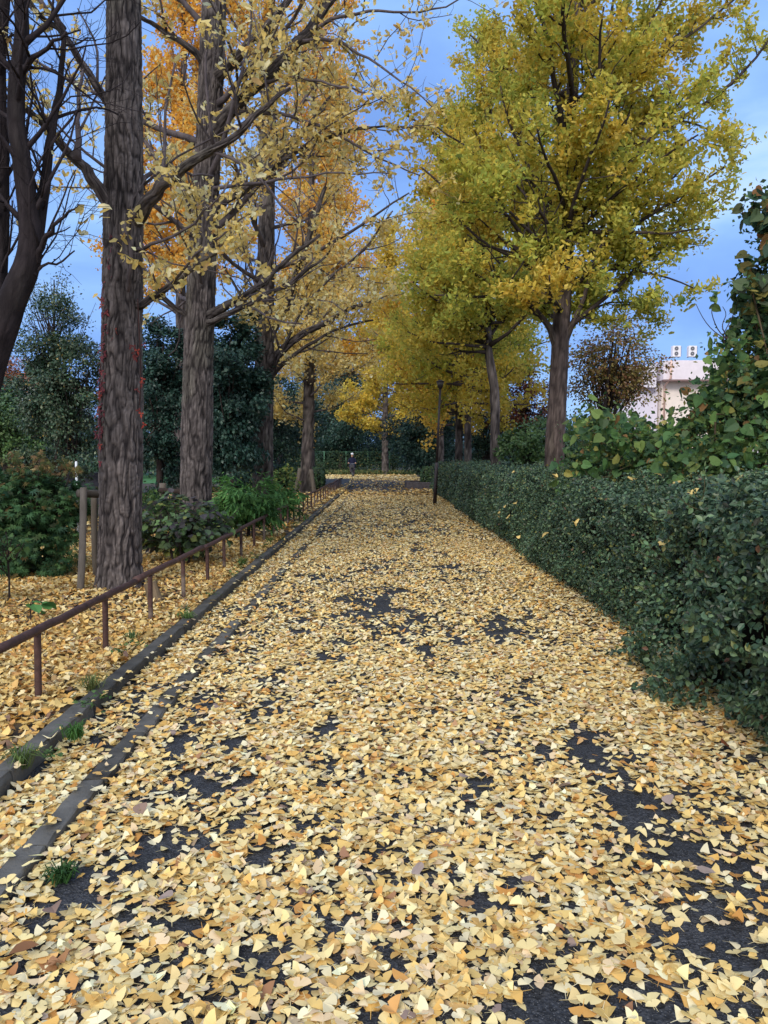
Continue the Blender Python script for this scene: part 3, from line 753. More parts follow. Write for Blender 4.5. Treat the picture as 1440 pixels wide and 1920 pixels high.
# --- right row
d = 12.6
tr = [P(1036, 1029, d), P(1040, 850, d), P(1047, 720, d), P(1052, 620, d), P(1062, 450, d), P(1068, 300, d), P(1076, 100, d), P(1082, -120, d), P(1086, -380, d)]
tr[0][2] = -.02
SPR = dict(s1=.27, s2=.19, s3=.10, l1=1.35, l2=.5, wander=.17, trop=.05, lift=.2, col=S(70, 62, 60))
ex = [
    dict(pts=[P(1049, 660, d), P(1030, 610, d - .1), P(1012, 580, d - .2), P(970, 560, d - .5), P(900, 520, d - .7), P(830, 470, d - .9)], r=(.06, .012), n=14),
    dict(pts=[P(1052, 650, d), P(1072, 612, d - .1), P(1095, 565, d - .2), P(1112, 500, d - .3), P(1118, 440, d - .3)], r=(.055, .015), n=12),
    dict(pts=[P(1053, 640, d), P(1080, 600, d + .2), P(1130, 570, d + .4), P(1190, 560, d + .5), P(1235, 600, d + .5)], r=(.03, .008), n=12),
    dict(pts=[P(1064, 350, d), P(1085, 290, d - .2), P(1110, 210, d - .3), P(1132, 120, d - .4), P(1150, 0, d - .5)], r=(.07, .02), n=12),
    dict(pts=[P(1063, 420, d), P(1120, 370, d - .3), P(1175, 315, d - .5), P(1215, 265, d - .6), P(1255, 215, d - .7), P(1330, 150, d - .7)], r=(.055, .012), n=14),
    dict(pts=[P(1067, 280, d), P(1050, 190, d - .3), P(1020, 90, d - .5), P(985, 0, d - .6)], r=(.045, .012), n=12),
    dict(pts=[P(1058, 480, d), P(1010, 340, d - .5), P(960, 320, d - .8), P(880, 280, d - 1.0), P(810, 230, d - 1.1)], r=(.04, .01), n=14),
    dict(pts=[P(1062, 440, d), P(1150, 430, d - .5), P(1240, 440, d - .8), P(1330, 430, d - 1.0)], r=(.045, .01), n=12),
    dict(pts=[P(1070, 240, d), P(1190, 130, d), P(1300, 60, d), P(1400, -20, d)], r=(.05, .012), n=12),
    dict(pts=[P(1060, 520, d), P(1150, 500, d - .4), P(1230, 510, d - .6), P(1300, 540, d - .7)], r=(.035, .01), n=12),
]
ginkgo('large green and gold ginkgo on the right with a full broad crown above the hedge', tr, [.168, .158, .148, .138, .12, .105, .085, .06, .03], 41,
       dict(sides=72, step=.045, depth=.010, cell=.035, flare=.12, seed=43, light=S(98, 86, 82), dark=S(58, 50, 48)),
       [dict(n=20, z0=3.5, z1=6.2, len0=2.5, len1=3.2, el0=10, el1=32), dict(n=7, z0=4.0, z1=5.6, len0=2.3, len1=2.4, el0=8, el1=25, az=3.5, azs=.7), dict(n=26, z0=6.2, z1=12, len0=3.6, len1=1.0, el0=30, el1=60)], SPR,
       [dict(n=84000, tmpl=GINK_MID, size=.052, pal=pal_fn(GREEN, GOLD), sigma=.06, per=4, keep=patchy(81, .34, 1.2), droop=.5)], ex, ROWR)
d = 20.4
tr = [P(930, 960, d), P(928, 800, d), P(927, 720, d), P(916, 668, d), P(912, 600, d), P(918, 400, d), P(920, 200, d), P(922, 100, d)]; tr[0][2] = -.02
SPM = dict(s1=.32, s2=.26, s3=.14, l1=1.5, l2=.6, wander=.17, trop=.05, lift=.2, col=S(70, 62, 60))
far_ginkgo('slim ginkgo behind the hedge whose trunk kinks to the left under its leaves', tr, [.14, .13, .125, .11, .10, .08, .05, .02], 42, 60000, .068, pal_fn(GREEN, GOLD),
           [dict(n=18, z0=4.1, z1=6, len0=2.8, len1=3.0, el0=4, el1=28), dict(n=7, z0=4.2, z1=6, len0=2.3, len1=2.6, el0=6, el1=28, az=3.3, azs=.7), dict(n=24, z0=6, z1=12, len0=3.2, len1=.7, el0=30, el1=60)], ROWR, None, .10, SPM)
d = 27
tr = [P(878, 935, d), P(877, 760, d), P(874, 600, d), P(872, 400, d), P(872, 330, d)]; tr[0][2] = 0
far_ginkgo('straight pale trunked ginkgo behind the hedge, left of the kinked one', tr, [.14, .12, .09, .04, .02], 43, 30000, .088, pal_fn(GOLD, GREEN),
           [dict(n=12, z0=3.4, z1=5, len0=2.6, len1=3.0, el0=-8, el1=15), dict(n=34, z0=3.6, z1=11, len0=3.2, len1=.7, el0=8, el1=60)], ROWR, None, .12)
d = 30.5
tr = [P(859, 925, d), P(861, 800, d), P(858, 650, d), P(856, 480, d)]; tr[0][2] = 0
far_ginkgo('forked ginkgo behind the hedge, just beside the straight pale trunked one', tr, [.17, .15, .10, .03], 44, 26000, .092, pal_fn(GOLD, GREEN),
           [dict(n=12, z0=3.2, z1=5, len0=2.4, len1=3.0, el0=-8, el1=20), dict(n=30, z0=3.0, z1=10, len0=3.0, len1=.7, el0=15, el1=60)], ROWR, None, .12)
d = 39
tr = [P(826, 910, d), P(824, 700, d), P(818, 450, d), P(815, 330, d)]; tr[0][2] = 0
far_ginkgo('golden orange ginkgo leaning over the path above the lamp post', tr, [.2, .16, .07, .02], 45, 38000, .115, pal_fn(GOLD, ORANGE),
           [dict(n=16, z0=3.0, z1=6, len0=3.6, len1=4, el0=-12, el1=15), dict(n=44, z0=4.6, z1=15, len0=4.0, len1=.8, el0=8, el1=62)], ROWR, None, .16)

# --- bare dark tree at the left edge
d = 7.0
tr = [P(-150, 1166, d), P(-60, 800, d), P(-12, 660, d), P(24, 560, d), P(52, 500, d), P(58, 450, d), P(55, 400, d), P(42, 300, d), P(30, 230, d), P(32, 150, d), P(42, 60, d), P(36, -60, d), P(30, -200, d)]; tr[0][2] = .02
rng = np.random.default_rng(61)
DK = S(50, 44, 46)
ex = [dict(pts=[P(48, 515, d), P(56, 500, d), P(74, 460, d + .1), P(78, 400, d + .2), P(86, 310, d + .3), P(100, 230, d + .3), P(118, 150, d + .4), P(120, 60, d + .4)], r=(.07, .02), n=14),
      dict(pts=[P(62, 495, d), P(84, 455, d - .1), P(104, 420, d - .2), P(122, 400, d - .3), P(140, 392, d - .3)], r=(.035, .008), n=12),
      dict(pts=[P(0, 640, d), P(2, 500, d + .4), P(4, 300, d + .5), P(2, 200, d + .5), P(8, 0, d + .5), P(10, -80, d + .5)], r=(.07, .05), n=12),
      dict(pts=[P(32, 140, d), P(60, 110, d - .2), P(95, 90, d - .3), P(125, 60, d - .4)], r=(.035, .01), n=10),
      dict(pts=[P(40, 545, d), P(75, 500, d), P(110, 490, d), P(140, 470, d)], r=(.022, .006), n=10)]
ginkgo('bare dark tree leaning in at the left edge with forked black limbs', tr, [.21, .16, .135, .12, .11, .095, .09, .08, .075, .07, .06, .05, .04], 62,
       dict(sides=40, step=.05, depth=.010, cell=.05, flare=.1, seed=63, light=DK, dark=DK * .55), [dict(n=20, z0=3.2, z1=6.8, len0=1.0, len1=1.1, el0=35, el1=55)],
       dict(s1=.16, s2=.10, s3=.3, rt=.003, l1=1.3, l2=.5, wander=.22, trop=.07, lift=.25, col=DK), [dict(n=60, tmpl=GINK_MID, size=.06, pal=pal_fn(PALE), sigma=.02, per=3)], ex, name='bare_tree')

# ---- leafy trees and bushes made of many small tufts
def bushy(name, label, cat, base, cen, size, ncl, nleaf, tmpl, leaf, pal, seed, rc=.3, rad=.08, mat_=None, stems=1, airy=0.0, group=None, col=S(60, 52, 50), flat=.5, lean=None, part='crown', shell=2.4, upn=.35, droop=.15):
    rng = np.random.default_rng(seed)
    base, cen, size = (np.array(v, float) for v in (base, cen, size))
    root = thing(name, base, label, cat, group)
    u = rvec(rng, ncl) * (rng.random((ncl, 1)) ** (1 / shell))
    u[:, 2] = np.where(u[:, 2] < -flat * 1.2, -flat * rng.random(ncl), u[:, 2])
    wob = 1 + .28 * (vnoise(u[:, 0] * 2 + 9, u[:, 2] * 2 + u[:, 1] * 2 + 9, 64, seed) - .5) * 2
    cl = cen + u * size * wob[:, None]
    cl[:, 2] = np.maximum(cl[:, 2], base[2] + .08)
    wd = Buf()
    for s in range(stems):
        off = rng.normal(0, .12, 3) * np.array([1, 1, 0]) * (stems > 1)
        top = cen + off * 3 + np.array([0, 0, size[2] * .55])
        mid = (base + top) / 2 + rng.normal(0, .05, 3) * np.linalg.norm(size) * .4
        if lean is not None: mid = base + np.array(lean)
        tube(wd, resample([base + off, mid, top], 12), np.linspace(rad, rad * .25, 12), 9, col, jit=.15, rng=rng)
    for c in cl[rng.random(ncl) < min(1, 70 / ncl)]:
        f = rng.uniform(.3, .85); q = base * (1 - f) + (cen + np.array([0, 0, size[2] * .5])) * f
        tube(wd, resample([q, (q + c) / 2 + rng.normal(0, .06, 3), c], 6), np.linspace(rad * .3, .006, 6), 4, col)
    wd.build('trunk' if part == 'crown' else 'stem', M_BARK, root, True)
    cb = Buf(); per = max(1, nleaf // ncl)
    wgt = rng.uniform(.4, 1.6, ncl) * (rng.random(ncl) > airy); wgt = np.maximum(wgt, .12)
    idx = np.repeat(np.arange(ncl), np.maximum(1, (per * wgt).astype(int))); n = len(idx)
    r = rvec(rng, n); rr = rc * rng.random((n, 1)) ** .5 * rng.uniform(.7, 1.3, ncl)[idx][:, None]
    pos = cl[idx] + r * rr * np.array([1, 1, .75])
    outw = nrm(pos - cen + rng.normal(0, .3, (n, 3)) * np.mean(size))
    hd = outw + .7 * rvec(rng, n) - UP * droop; nor = UP * upn + outw * .5 + .6 * rvec(rng, n)
    tone = rng.normal(1, .16, ncl)[idx][:, None]
    scatter(cb, tmpl, pos, nor, hd, leaf * rng.uniform(.6, 1.25, n), np.clip(pick(rng, pal, n, .14) * np.clip(tone, .6, 1.5), .003, .8), rng, .25, .2, .1)
    cb.build(part, mat_ or M_EVER, root)
    return root
DARKG = [(4, S(44, 70, 54)), (3, S(56, 84, 62)), (2, S(70, 96, 70)), (1, S(86, 108, 78))]
TEAL = [(4, S(38, 66, 58)), (3, S(52, 80, 70)), (1, S(76, 102, 88))]
MIDG = [(4, S(66, 96, 56)), (3, S(86, 114, 62)), (2, S(100, 124, 70))]
GREYG = [(3, S(70, 88, 70)), (3, S(88, 104, 82)), (1, S(112, 122, 96)), (.3, S(150, 130, 70))]
KUD = [(4, S(76, 108, 60)), (3, S(96, 124, 64)), (3, S(60, 92, 60)), (.8, S(136, 130, 66)), (.35, S(130, 98, 60)), (.15, S(160, 146, 84))]
def at(px, d, z): return np.array([(px - 722) / FPX * d, d, z])
def zpx(py, d): return CAMH + (HORIZON - py) / FPX * d
def ev(label, px, x0, x1, y0, y1, d, seed, n=9000, pal=DARKG, tmpl=OVAL_LO, leaf=.10, dep=None, ncl=90, name='evergreen_tree', cat='tree', mat_=None, **k):
    """a leafy tree that stands d metres down the path, its crown between these columns and rows of the photograph"""
    zt, zb = zpx(y0, d), max(.05, zpx(y1, d)); hw = (x1 - x0) / 2 / FPX * d
    c = at((x0 + x1) / 2, d, (zt + zb) / 2)
    z0 = .04 if px < 700 and d < 39 else 0
    k.setdefault('rc', max(.25, hw * .32))
    return bushy(name, label, cat, at(px, d, z0), c, (hw, dep or max(1.0, hw * .9), (zt - zb) / 2), ncl, n, tmpl, leaf, pal, seed, mat_=mat_, **k)
ev('airy grey green evergreen with thin top behind the leftmost thick trunk', 150, 50, 205, 575, 895, 19, 101, 30000, GREYG + DARKG, airy=.15, leaf=.08, ncl=150, rad=.07, rc=.36, flat=.98)
ev('loose twiggy shrub tree with small leaves left of the airy evergreen top', 110, 40, 190, 500, 640, 21, 102, 1800, GREYG, airy=.5, leaf=.075, ncl=70, rad=.06, rc=.3)
ev('dark glossy evergreen standing between the two nearest ginkgo trunks', 300, 255, 372, 575, 905, 17.5, 103, 22000, TEAL, ncl=150, leaf=.085, rad=.1, flat=.98)
ev('wide dark evergreen reaching low behind the second and third ginkgo trunks', 440, 388, 496, 600, 905, 15.6, 104, 30000, TEAL, ncl=190, leaf=.09, rad=.12, flat=.98)
ev('dark broad evergreen behind the airy one at the left edge', 60, -60, 150, 690, 900, 29, 116, 16000, DARKG, ncl=120, leaf=.13, flat=.98)
ev('dark irregular evergreen filling behind the gap of the two nearest trunks', 320, 220, 430, 640, 900, 31, 117, 18000, DARKG + GREYG, ncl=130, leaf=.13, flat=.98)
ev('dark evergreen behind the third trunk, left of the leaning black one', 480, 390, 580, 690, 900, 35, 118, 16000, TEAL, ncl=130, leaf=.14, flat=.98)
ev('light green tree low at the left edge', 10, -60, 75, 735, 880, 25, 105, 7000, MIDG, ncl=70, leaf=.12)
ev('rusty orange tree at the left edge in front of the white house', 20, -50, 75, 655, 770, 42, 106, 5000, [(3, S(150, 98, 66)), (2, S(134, 84, 60)), (1, S(164, 120, 80))], ncl=60, leaf=.16, mat_=M_SOFT, airy=.3, name='autumn_tree')
ev('dark tree with a black leaning trunk over the lawn', 517, 490, 620, 690, 880, 44, 107, 14000, DARKG, ncl=90, leaf=.16, rad=.22, lean=(.55, 0, 2.2), col=S(36, 33, 36))
ev('tall dark evergreen left of the lone golden ginkgo', 650, 600, 715, 600, 850, 72, 108, 12000, TEAL, ncl=120, leaf=.24, rad=.25)
ev('dark rounded evergreen hanging low behind the person on the bicycle', 640, 585, 700, 745, 870, 70, 109, 9000, TEAL, ncl=90, leaf=.22, rad=.2)
ev('very dark spreading tree between the lone golden ginkgo and the lamp post', 800, 735, 868, 765, 885, 41, 110, 14000, TEAL, ncl=110, leaf=.15, rad=.12, stems=3)
ev('maroon leaved tree showing behind the lamp post', 815, 755, 880, 600, 800, 52, 111, 9000, [(3, S(112, 58, 54)), (2, S(134, 70, 56)), (1, S(92, 52, 50))], ncl=90, leaf=.17, mat_=M_SOFT, name='maple_tree')
ev('maroon and brown leaved tree between the slim ginkgo and the big one', 985, 925, 1045, 690, 840, 30, 112, 7000, [(3, S(124, 66, 56)), (2, S(150, 92, 62)), (1, S(84, 80, 56))], ncl=80, leaf=.11, mat_=M_SOFT, name='maple_tree', airy=.25)
ev('bright leafy shrub above the hedge right of the slim ginkgo', 985, 950, 1040, 790, 880, 18, 113, 4000, MIDG, ncl=50, leaf=.10, name='shrub', cat='shrub')
ev('dark shrub behind the hedge between the slim trunk and the straight pale one', 900, 880, 960, 780, 880, 31, 114, 3500, DARKG, ncl=50, leaf=.11, name='shrub', cat='shrub')
ev('twiggy tree with brown and yellow leaves in front of the pale building', 1120, 1058, 1252, 590, 800, 23, 115, 11500, [(3, S(150, 128, 72)), (2, S(128, 84, 58)), (2, S(178, 158, 90)), (2, S(96, 104, 60)), (1, S(196, 150, 110))], ncl=120, leaf=.10, mat_=M_SOFT, airy=.3, rad=.09, stems=3, name='autumn_tree')
# the wood that closes the far end
for i_, (x0, x1, y0, d_, lb) in enumerate([(-140, 120, 790, 60, 'dark far evergreen behind the light green tree at the left edge'), (90, 330, 760, 64, 'dark far evergreen behind the nearest thick trunk'),
        (300, 480, 700, 66, 'dark far evergreen behind the second ginkgo trunk'), (440, 600, 740, 80, 'dark far evergreen behind the leaning trunk on the lawn'),
        (540, 690, 660, 92, 'tallest far evergreen beyond the clipped hedge blocks'), (690, 790, 760, 84, 'far evergreen behind the lone golden ginkgo'),
        (740, 880, 720, 76, 'far evergreen behind the very dark spreading tree'), (860, 1010, 770, 62, 'far evergreen behind the straight pale trunked ginkgo'), (990, 1150, 790, 50, 'far evergreen behind the big right trunk')]):
    ev(lb, (x0 + x1) / 2, x0, x1, y0, 905, d_, 130 + i_, 15000, TEAL if i_ % 2 else DARKG, ncl=130, leaf=d_ * .0036, rad=.25, group='evergreens closing the far end')

for i_, (x0, x1, y0, d_, lb) in enumerate([(-120, 90, 850, 52, 'dark thicket under the trees at the left edge'), (60, 300, 845, 55, 'dark thicket low behind the nearest trunk'), (270, 420, 842, 60, 'dark thicket low behind the second trunk'),
        (400, 520, 838, 72, 'dark thicket behind the leaning black trunk'), (500, 610, 830, 80, 'dark thicket at the far side of the lawn'), (590, 680, 822, 74, 'dark thicket behind the wire fence left of the lone golden ginkgo'),
        (660, 790, 822, 74, 'dark thicket behind the wire fence at the lone golden ginkgo'), (760, 880, 820, 58, 'dark thicket low behind the planter'), (850, 1000, 825, 48, 'dark thicket low behind the straight pale trunked ginkgo')]):
    ev(lb, (x0 + x1) / 2, x0, x1, y0, 925, d_, 160 + i_, 9000, DARKG if i_ % 2 else TEAL, ncl=120, leaf=d_ * .0034, rad=.05, stems=4, dep=1.6, name='thicket_shrub', cat='shrub', group='thicket closing the far end', rc=.9)

# ------------------------------------------------------------------ hedges
HEDG = [(4, S(46, 68, 54)), (4, S(62, 88, 66)), (2, S(84, 110, 80)), (1, S(110, 134, 96)), (.5, S(116, 120, 66)), (.06, S(110, 78, 60))]
def hedge_shell(buf, core, rng, xf, width, y0, y1, ht, dens, leaf, tmpl, bump=.10, seed=0, pal=HEDG, ends=True, und_=.12):
    """clipped hedge: leaves over a wavy face, top and ends, and a solid dark core inside"""
    area = (ht + width) * (y1 - y0); n = int(area * dens)
    k_ = max(1, n // 6); s = np.repeat(rng.random(k_) * (ht + width), 6); Y = np.repeat(rng.uniform(y0, y1, k_), 6); n = len(s)
    s = np.clip(s + rng.normal(0, leaf * .55, n), 0, ht + width); Y = Y + rng.normal(0, leaf * .55, n)
    front = s < ht
    z = np.where(front, s, ht); x = np.where(front, 0, s - ht)
    # rounded shoulder
    wv = (fbm(Y * 1.3 + 5, (z + x) * 1.6 + 3, seed) - .5) * 2.6 * bump + (vnoise(Y * 5.5, (z + x) * 5.5, 64, seed + 8) - .45) * bump * 1.5
    nx_ = np.where(front, -1.0, 0.0); nz_ = np.where(front, .15, 1.0)
    sh = np.exp(-np.abs(s - ht) / .09); nx_ = nx_ * (1 - sh) - sh * .7; nz_ = nz_ * (1 - sh) + sh * .7
    und = np.where(front, sstep(.28, .0, z) * und_, 0)
    ins = rng.random(n) ** 1.3 * .18 - (rng.random(n) < .05) * rng.random(n) * .09
    X = xf + x - sh * -.04 + nx_ * (wv - ins) + und
    Z = z + nz_ * (wv * .8 - ins) + .02 + np.where(front, 0, (x / max(width, .01)) * .12 + (vnoise(Y * .9, x * 1.5 + 3, 64, seed + 3) - .3) * .16)
    ye = Y + rng.normal(0, .03, n)
    nor = np.stack([nx_, -0.25 * np.ones(n), nz_], 1) * .7 + .75 * rvec(rng, n) + UP * .2
    hd = np.stack([nx_, np.zeros(n), nz_], 1) * .6 + rvec(rng, n)
    tone = .75 + .5 * vnoise(Y * 2.2 + 4, (z + x) * 2.2, 64, seed + 4)
    scatter(buf, tmpl, np.stack([X, ye, np.maximum(Z, .02)], 1), nor, hd, leaf * rng.uniform(.6, 1.3, n), pick(rng, pal, n, .14) * tone[:, None], rng, .25, .2, .12)
    if ends:
        m = int(ht * width * dens)
        z = rng.random(m) * ht; x = rng.random(m) * width
        wv = (fbm(x * 2 + 7, z * 2, seed + 20) - .5) * 2 * bump
        pos = np.stack([xf + x, y0 - wv + rng.random(m) ** 1.5 * .14, z + .02], 1)
        hd = rvec(rng, m) * 1.0 + np.array([0, -.6, .1])
        scatter(buf, tmpl, pos, .75 * rvec(rng, m) + np.array([0, -.7, .4]), hd, leaf * rng.uniform(.6, 1.3, m), pick(rng, pal, m, .14), rng, .25, .2, .12)
    # solid dark core under the leaves, keeps the hedge from showing through
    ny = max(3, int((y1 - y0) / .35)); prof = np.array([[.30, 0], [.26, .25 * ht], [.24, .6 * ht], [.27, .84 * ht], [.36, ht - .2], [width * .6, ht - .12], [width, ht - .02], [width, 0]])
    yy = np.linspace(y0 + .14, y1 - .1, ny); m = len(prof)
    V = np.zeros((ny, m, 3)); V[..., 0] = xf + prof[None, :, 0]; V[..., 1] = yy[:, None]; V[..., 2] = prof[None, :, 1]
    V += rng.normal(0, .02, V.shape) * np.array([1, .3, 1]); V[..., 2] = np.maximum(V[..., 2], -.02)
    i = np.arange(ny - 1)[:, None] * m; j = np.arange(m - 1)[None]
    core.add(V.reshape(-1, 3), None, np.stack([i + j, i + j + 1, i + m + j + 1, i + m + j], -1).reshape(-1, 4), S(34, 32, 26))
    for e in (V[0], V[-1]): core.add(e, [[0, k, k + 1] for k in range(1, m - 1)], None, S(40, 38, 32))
def sprigs(buf, core, rng, n, xf, y0, y1, ht, leaf):
    """untrimmed shoots standing out of the clipped faces"""
    for _ in range(n):
        y = rng.uniform(y0, y1)
        if rng.random() < .55: p = np.array([xf + .15 + rng.random() * 1.1, y, ht]); d = UP + .5 * rvec(rng, 1)[0]
        else: p = np.array([xf + .05, y, rng.uniform(.1, ht)]); d = np.array([-.7, -.3, .5]) + .5 * rvec(rng, 1)[0]
        l = rng.uniform(.10, .30); pts = grow(rng, p, d, l, .12, .06, 5); tube(core, pts, np.linspace(.004, .0015, 6), 4, S(84, 78, 56))
        k = int(l / .016); t = np.sort(rng.random(k)) * 5; i = np.minimum(t.astype(int), 4); f = (t - i)[:, None]
        q = pts[i] * (1 - f) + pts[i + 1] * f
        scatter(buf, OVAL, q, rvec(rng, k) + UP * .6, rvec(rng, k) + nrm(d) * .7, leaf * rng.uniform(.6, 1.25, k), pick(rng, [(2, S(92, 122, 84)), (2, S(74, 104, 74)), (1, S(122, 140, 92))], k, .12), rng, .25, .2)
rng = np.random.default_rng(77)
hd_ = thing('hedge', (2.6, 18, 0), 'long clipped dark green hedge along the right side of the path', 'hedge')
f, c = Buf(), Buf()
hedge_shell(f, c, rng, 2.0, 1.75, 6.4, 12, 1.14, 4200, .034, OVAL, .14, 301)
hedge_shell(f, c, rng, 2.0, 1.75, 12, 20, 1.14, 2200, .045, OVAL_LO, .11, 302, ends=False)
hedge_shell(f, c, rng, 2.04, 1.9, 20, 33, 1.14, 1000, .065, OVAL_LO, .11, 303, ends=False)
sprigs(f, c, rng, 150, 2.06, 6.5, 18, 1.16, .036)
f.build('foliage', M_EVER, hd_); c.build('dark_core', M_BARK, hd_)
hd_ = thing('hedge', (2.6, 4.4, 0), 'shaggy near hedge bulging over the path at the right edge', 'hedge')
f, c = Buf(), Buf()
hedge_shell(f, c, rng, 1.88, 2.0, 2.4, 5.65, 1.17, 4800, .042, OVAL, .26, 311, und_=.0)
sprigs(f, c, rng, 90, 1.98, 2.6, 5.8, 1.18, .044)
f.build('foliage', M_EVER, hd_); c.build('dark_core', M_BARK, hd_)
# yellow leaves caught on the hedge
for i_ in range(30):
    y = rng.uniform(3.8, 13); x = 2.02 + rng.random() ** 1.6 * 1.3
    if i_ % 3 == 0: p = (1.93 - .03, y, rng.uniform(.2, 1.1)); up = np.array([[-.8, -.4, .5]])
    else: p = (x, y, 1.24 + .08 * (x - 2)); up = np.array([[-.2, -.3, 1]])
    one_leaf('fallen_leaf', 0, 0, 0, .055, S(232, 204, 130) * rng.uniform(.6, 1.0), 'yellow ginkgo leaf caught in the dark green hedge', 'ginkgo leaves caught in the hedge', pos=p, up=up)
# clipped blocks at the far left
def block(label, x0, x1, y0, y1, h, seed, name='clipped_shrub'):
    rng = np.random.default_rng(seed); z0 = .04 if y0 < 39 else 0
    t = thing(name, ((x0 + x1) / 2, (y0 + y1) / 2, z0), label, 'shrub', 'clipped shrubs by the lawn')
    f, c = Buf(), Buf()
    n = int(2600 * ((x1 - x0) * (y1 - y0) + (x1 - x0 + y1 - y0) * h) * .30)
    u = rng.uniform(-1, 1, (n, 3)); k = np.argmax(np.abs(u), 1); u[np.arange(n), k] = np.sign(u[np.arange(n), k]); u = u / np.maximum(1, (np.abs(u) ** 6).sum(1, keepdims=True) ** (1 / 6))
    ce = np.array([(x0 + x1) / 2, (y0 + y1) / 2, z0 + h / 2]); sz = np.array([(x1 - x0) / 2, (y1 - y0) / 2, h / 2])
    pos = ce + u * sz + rng.normal(0, .03, (n, 3))
    scatter(f, OVAL_LO, pos, u + .8 * rvec(rng, n), rvec(rng, n) + u * .5, .085, pick(rng, MIDG + DARKG, n, .14), rng, .2, .2)
    bevbox(c, ce - np.array([0, 0, .04]), sz * 2 * .86, .08, 0, S(40, 42, 30))  # solid dark box core behind the leaf shell
    f.build('foliage', M_EVER, t); c.build('dark_core', M_BARK, t)
block('clipped box shaped shrub right of the propped ginkgo', -4.1, -2.75, 33.5, 36, .95, 401)
block('clipped box shaped shrub left of the propped ginkgo', -5.6, -4.3, 36.5, 38.5, 1.05, 402)
block('light topped clipped shrub in front of the lawn', -5.0, -4.1, 27.5, 29.5, .95, 403)
block('small dark clipped shrub in the stone planter', 1.85, 2.75, 37.2, 38.3, .95, 404)

# vines behind the hedge
rng = np.random.default_rng(88)
def vine(label, base, cl, n, leaf, seed, rc, stems, group=None, pal=KUD, name='kudzu_vine'):
    rng = np.random.default_rng(seed); cl = np.array(cl, float)
    t = thing(name, base, label, 'vine', group); f, w_ = Buf(), Buf()
    idx = rng.integers(0, len(cl), n); r = rvec(rng, n); rr = rng.random((n, 1)) ** .45 * rc
    pos = cl[idx] + r * rr; tone = rng.normal(1, .15, len(cl))[idx][:, None]
    nor = r * .5 + UP * .5 + np.array([-.1, -.3, 0]) + .9 * rvec(rng, n); hd = np.array([0, -.2, -.5]) + 1.0 * rvec(rng, n)
    q = rng.integers(0, len(cl), n * 2); scatter(f, OVAL_LO, cl[q] + rvec(rng, n * 2) * rc * 1.3 * rng.random((n * 2, 1)) ** .5, rvec(rng, n * 2) + UP * .4, rvec(rng, n * 2), leaf * .55 * rng.uniform(.5, 1.3, n * 2), pick(rng, DARKG + MIDG + [(1.2, S(140, 128, 70))], n * 2, .16), rng)
    scatter(f, HEART, pos, nor, hd, leaf * rng.uniform(.35, 1.3, n) ** 1.2, pick(rng, pal, n, .14) * np.clip(tone, .6, 1.4), rng, .3, .3, .1)
    for s in range(stems):
        a, b_ = cl[rng.integers(0, len(cl))], cl[rng.integers(0, len(cl))]
        if np.linalg.norm(a - b_) > 1.6: b_ = a + (b_ - a) * 1.6 / np.linalg.norm(a - b_)
        m_ = (a + b_) / 2 + rng.normal(0, .15, 3)
        tube(w_, resample([a, m_, b_], 8), .006, 4, S(104, 92, 70))
    for c in cl[rng.random(len(cl)) < .35]:
        tube(w_, resample([np.array([c[0] * .6 + base[0] * .4, c[1] * .6 + base[1] * .4, base[2]]), (c + np.array(base)) / 2 + rng.normal(0, .1, 3), c], 8), .009, 4, S(88, 76, 60))
    f.build('foliage', M_SOFT, t); w_.build('stem', M_BARK, t, True)
    return t
cl = []
for i_ in range(70):
    x = rng.uniform(1075, 1330); d_ = rng.uniform(8.6, 11.5); top = np.interp(x, [1075, 1120, 1200, 1290], [800, 770, 805, 825])
    cl.append(at(x, d_, zpx(rng.uniform(top, 900), d_)))
vine('tangle of big green and yellowing leaves behind the hedge below the pale building', at(1180, 10, 0), cl, 2200, .10, 501, .30, 30)
cl = []
for i_ in range(66):
    x = rng.uniform(1270, 1500); d_ = rng.uniform(7.2, 9); top = np.interp(x, [1270, 1310, 1340, 1400, 1470], [815, 755, 735, 700, 680])
    cl.append(at(x, d_, zpx(rng.uniform(top, 910), d_)))
for i_ in range(34):
    x = rng.uniform(1350, 1510); d_ = rng.uniform(7.6, 9); top = np.interp(x, [1350, 1390, 1440, 1510], [690, 640, 590, 560])
    cl.append(at(x, d_, zpx(rng.uniform(top, 780), d_)))
vine('bank of large leaved vine covering the right edge above the near hedge', at(1380, 8, 0), cl, 3000, .095, 502, .28, 34)
cl = []
for i_ in range(52):
    y = rng.uniform(400, 800); d_ = rng.uniform(7.6, 8.8); lo = np.interp(y, [390, 430, 500, 600, 700, 800], [1415, 1400, 1395, 1400, 1385, 1360])
    cl.append(at(rng.uniform(lo, 1530), d_, zpx(y, d_)))
vine('tall column of dark vine leaves at the right edge reaching up into the sky', at(1470, 8.2, 0), cl, 3000, .11, 503, .22, 14, pal=[(4, S(52, 80, 62)), (3, S(66, 96, 66)), (1, S(130, 122, 64)), (.4, S(140, 100, 60))])
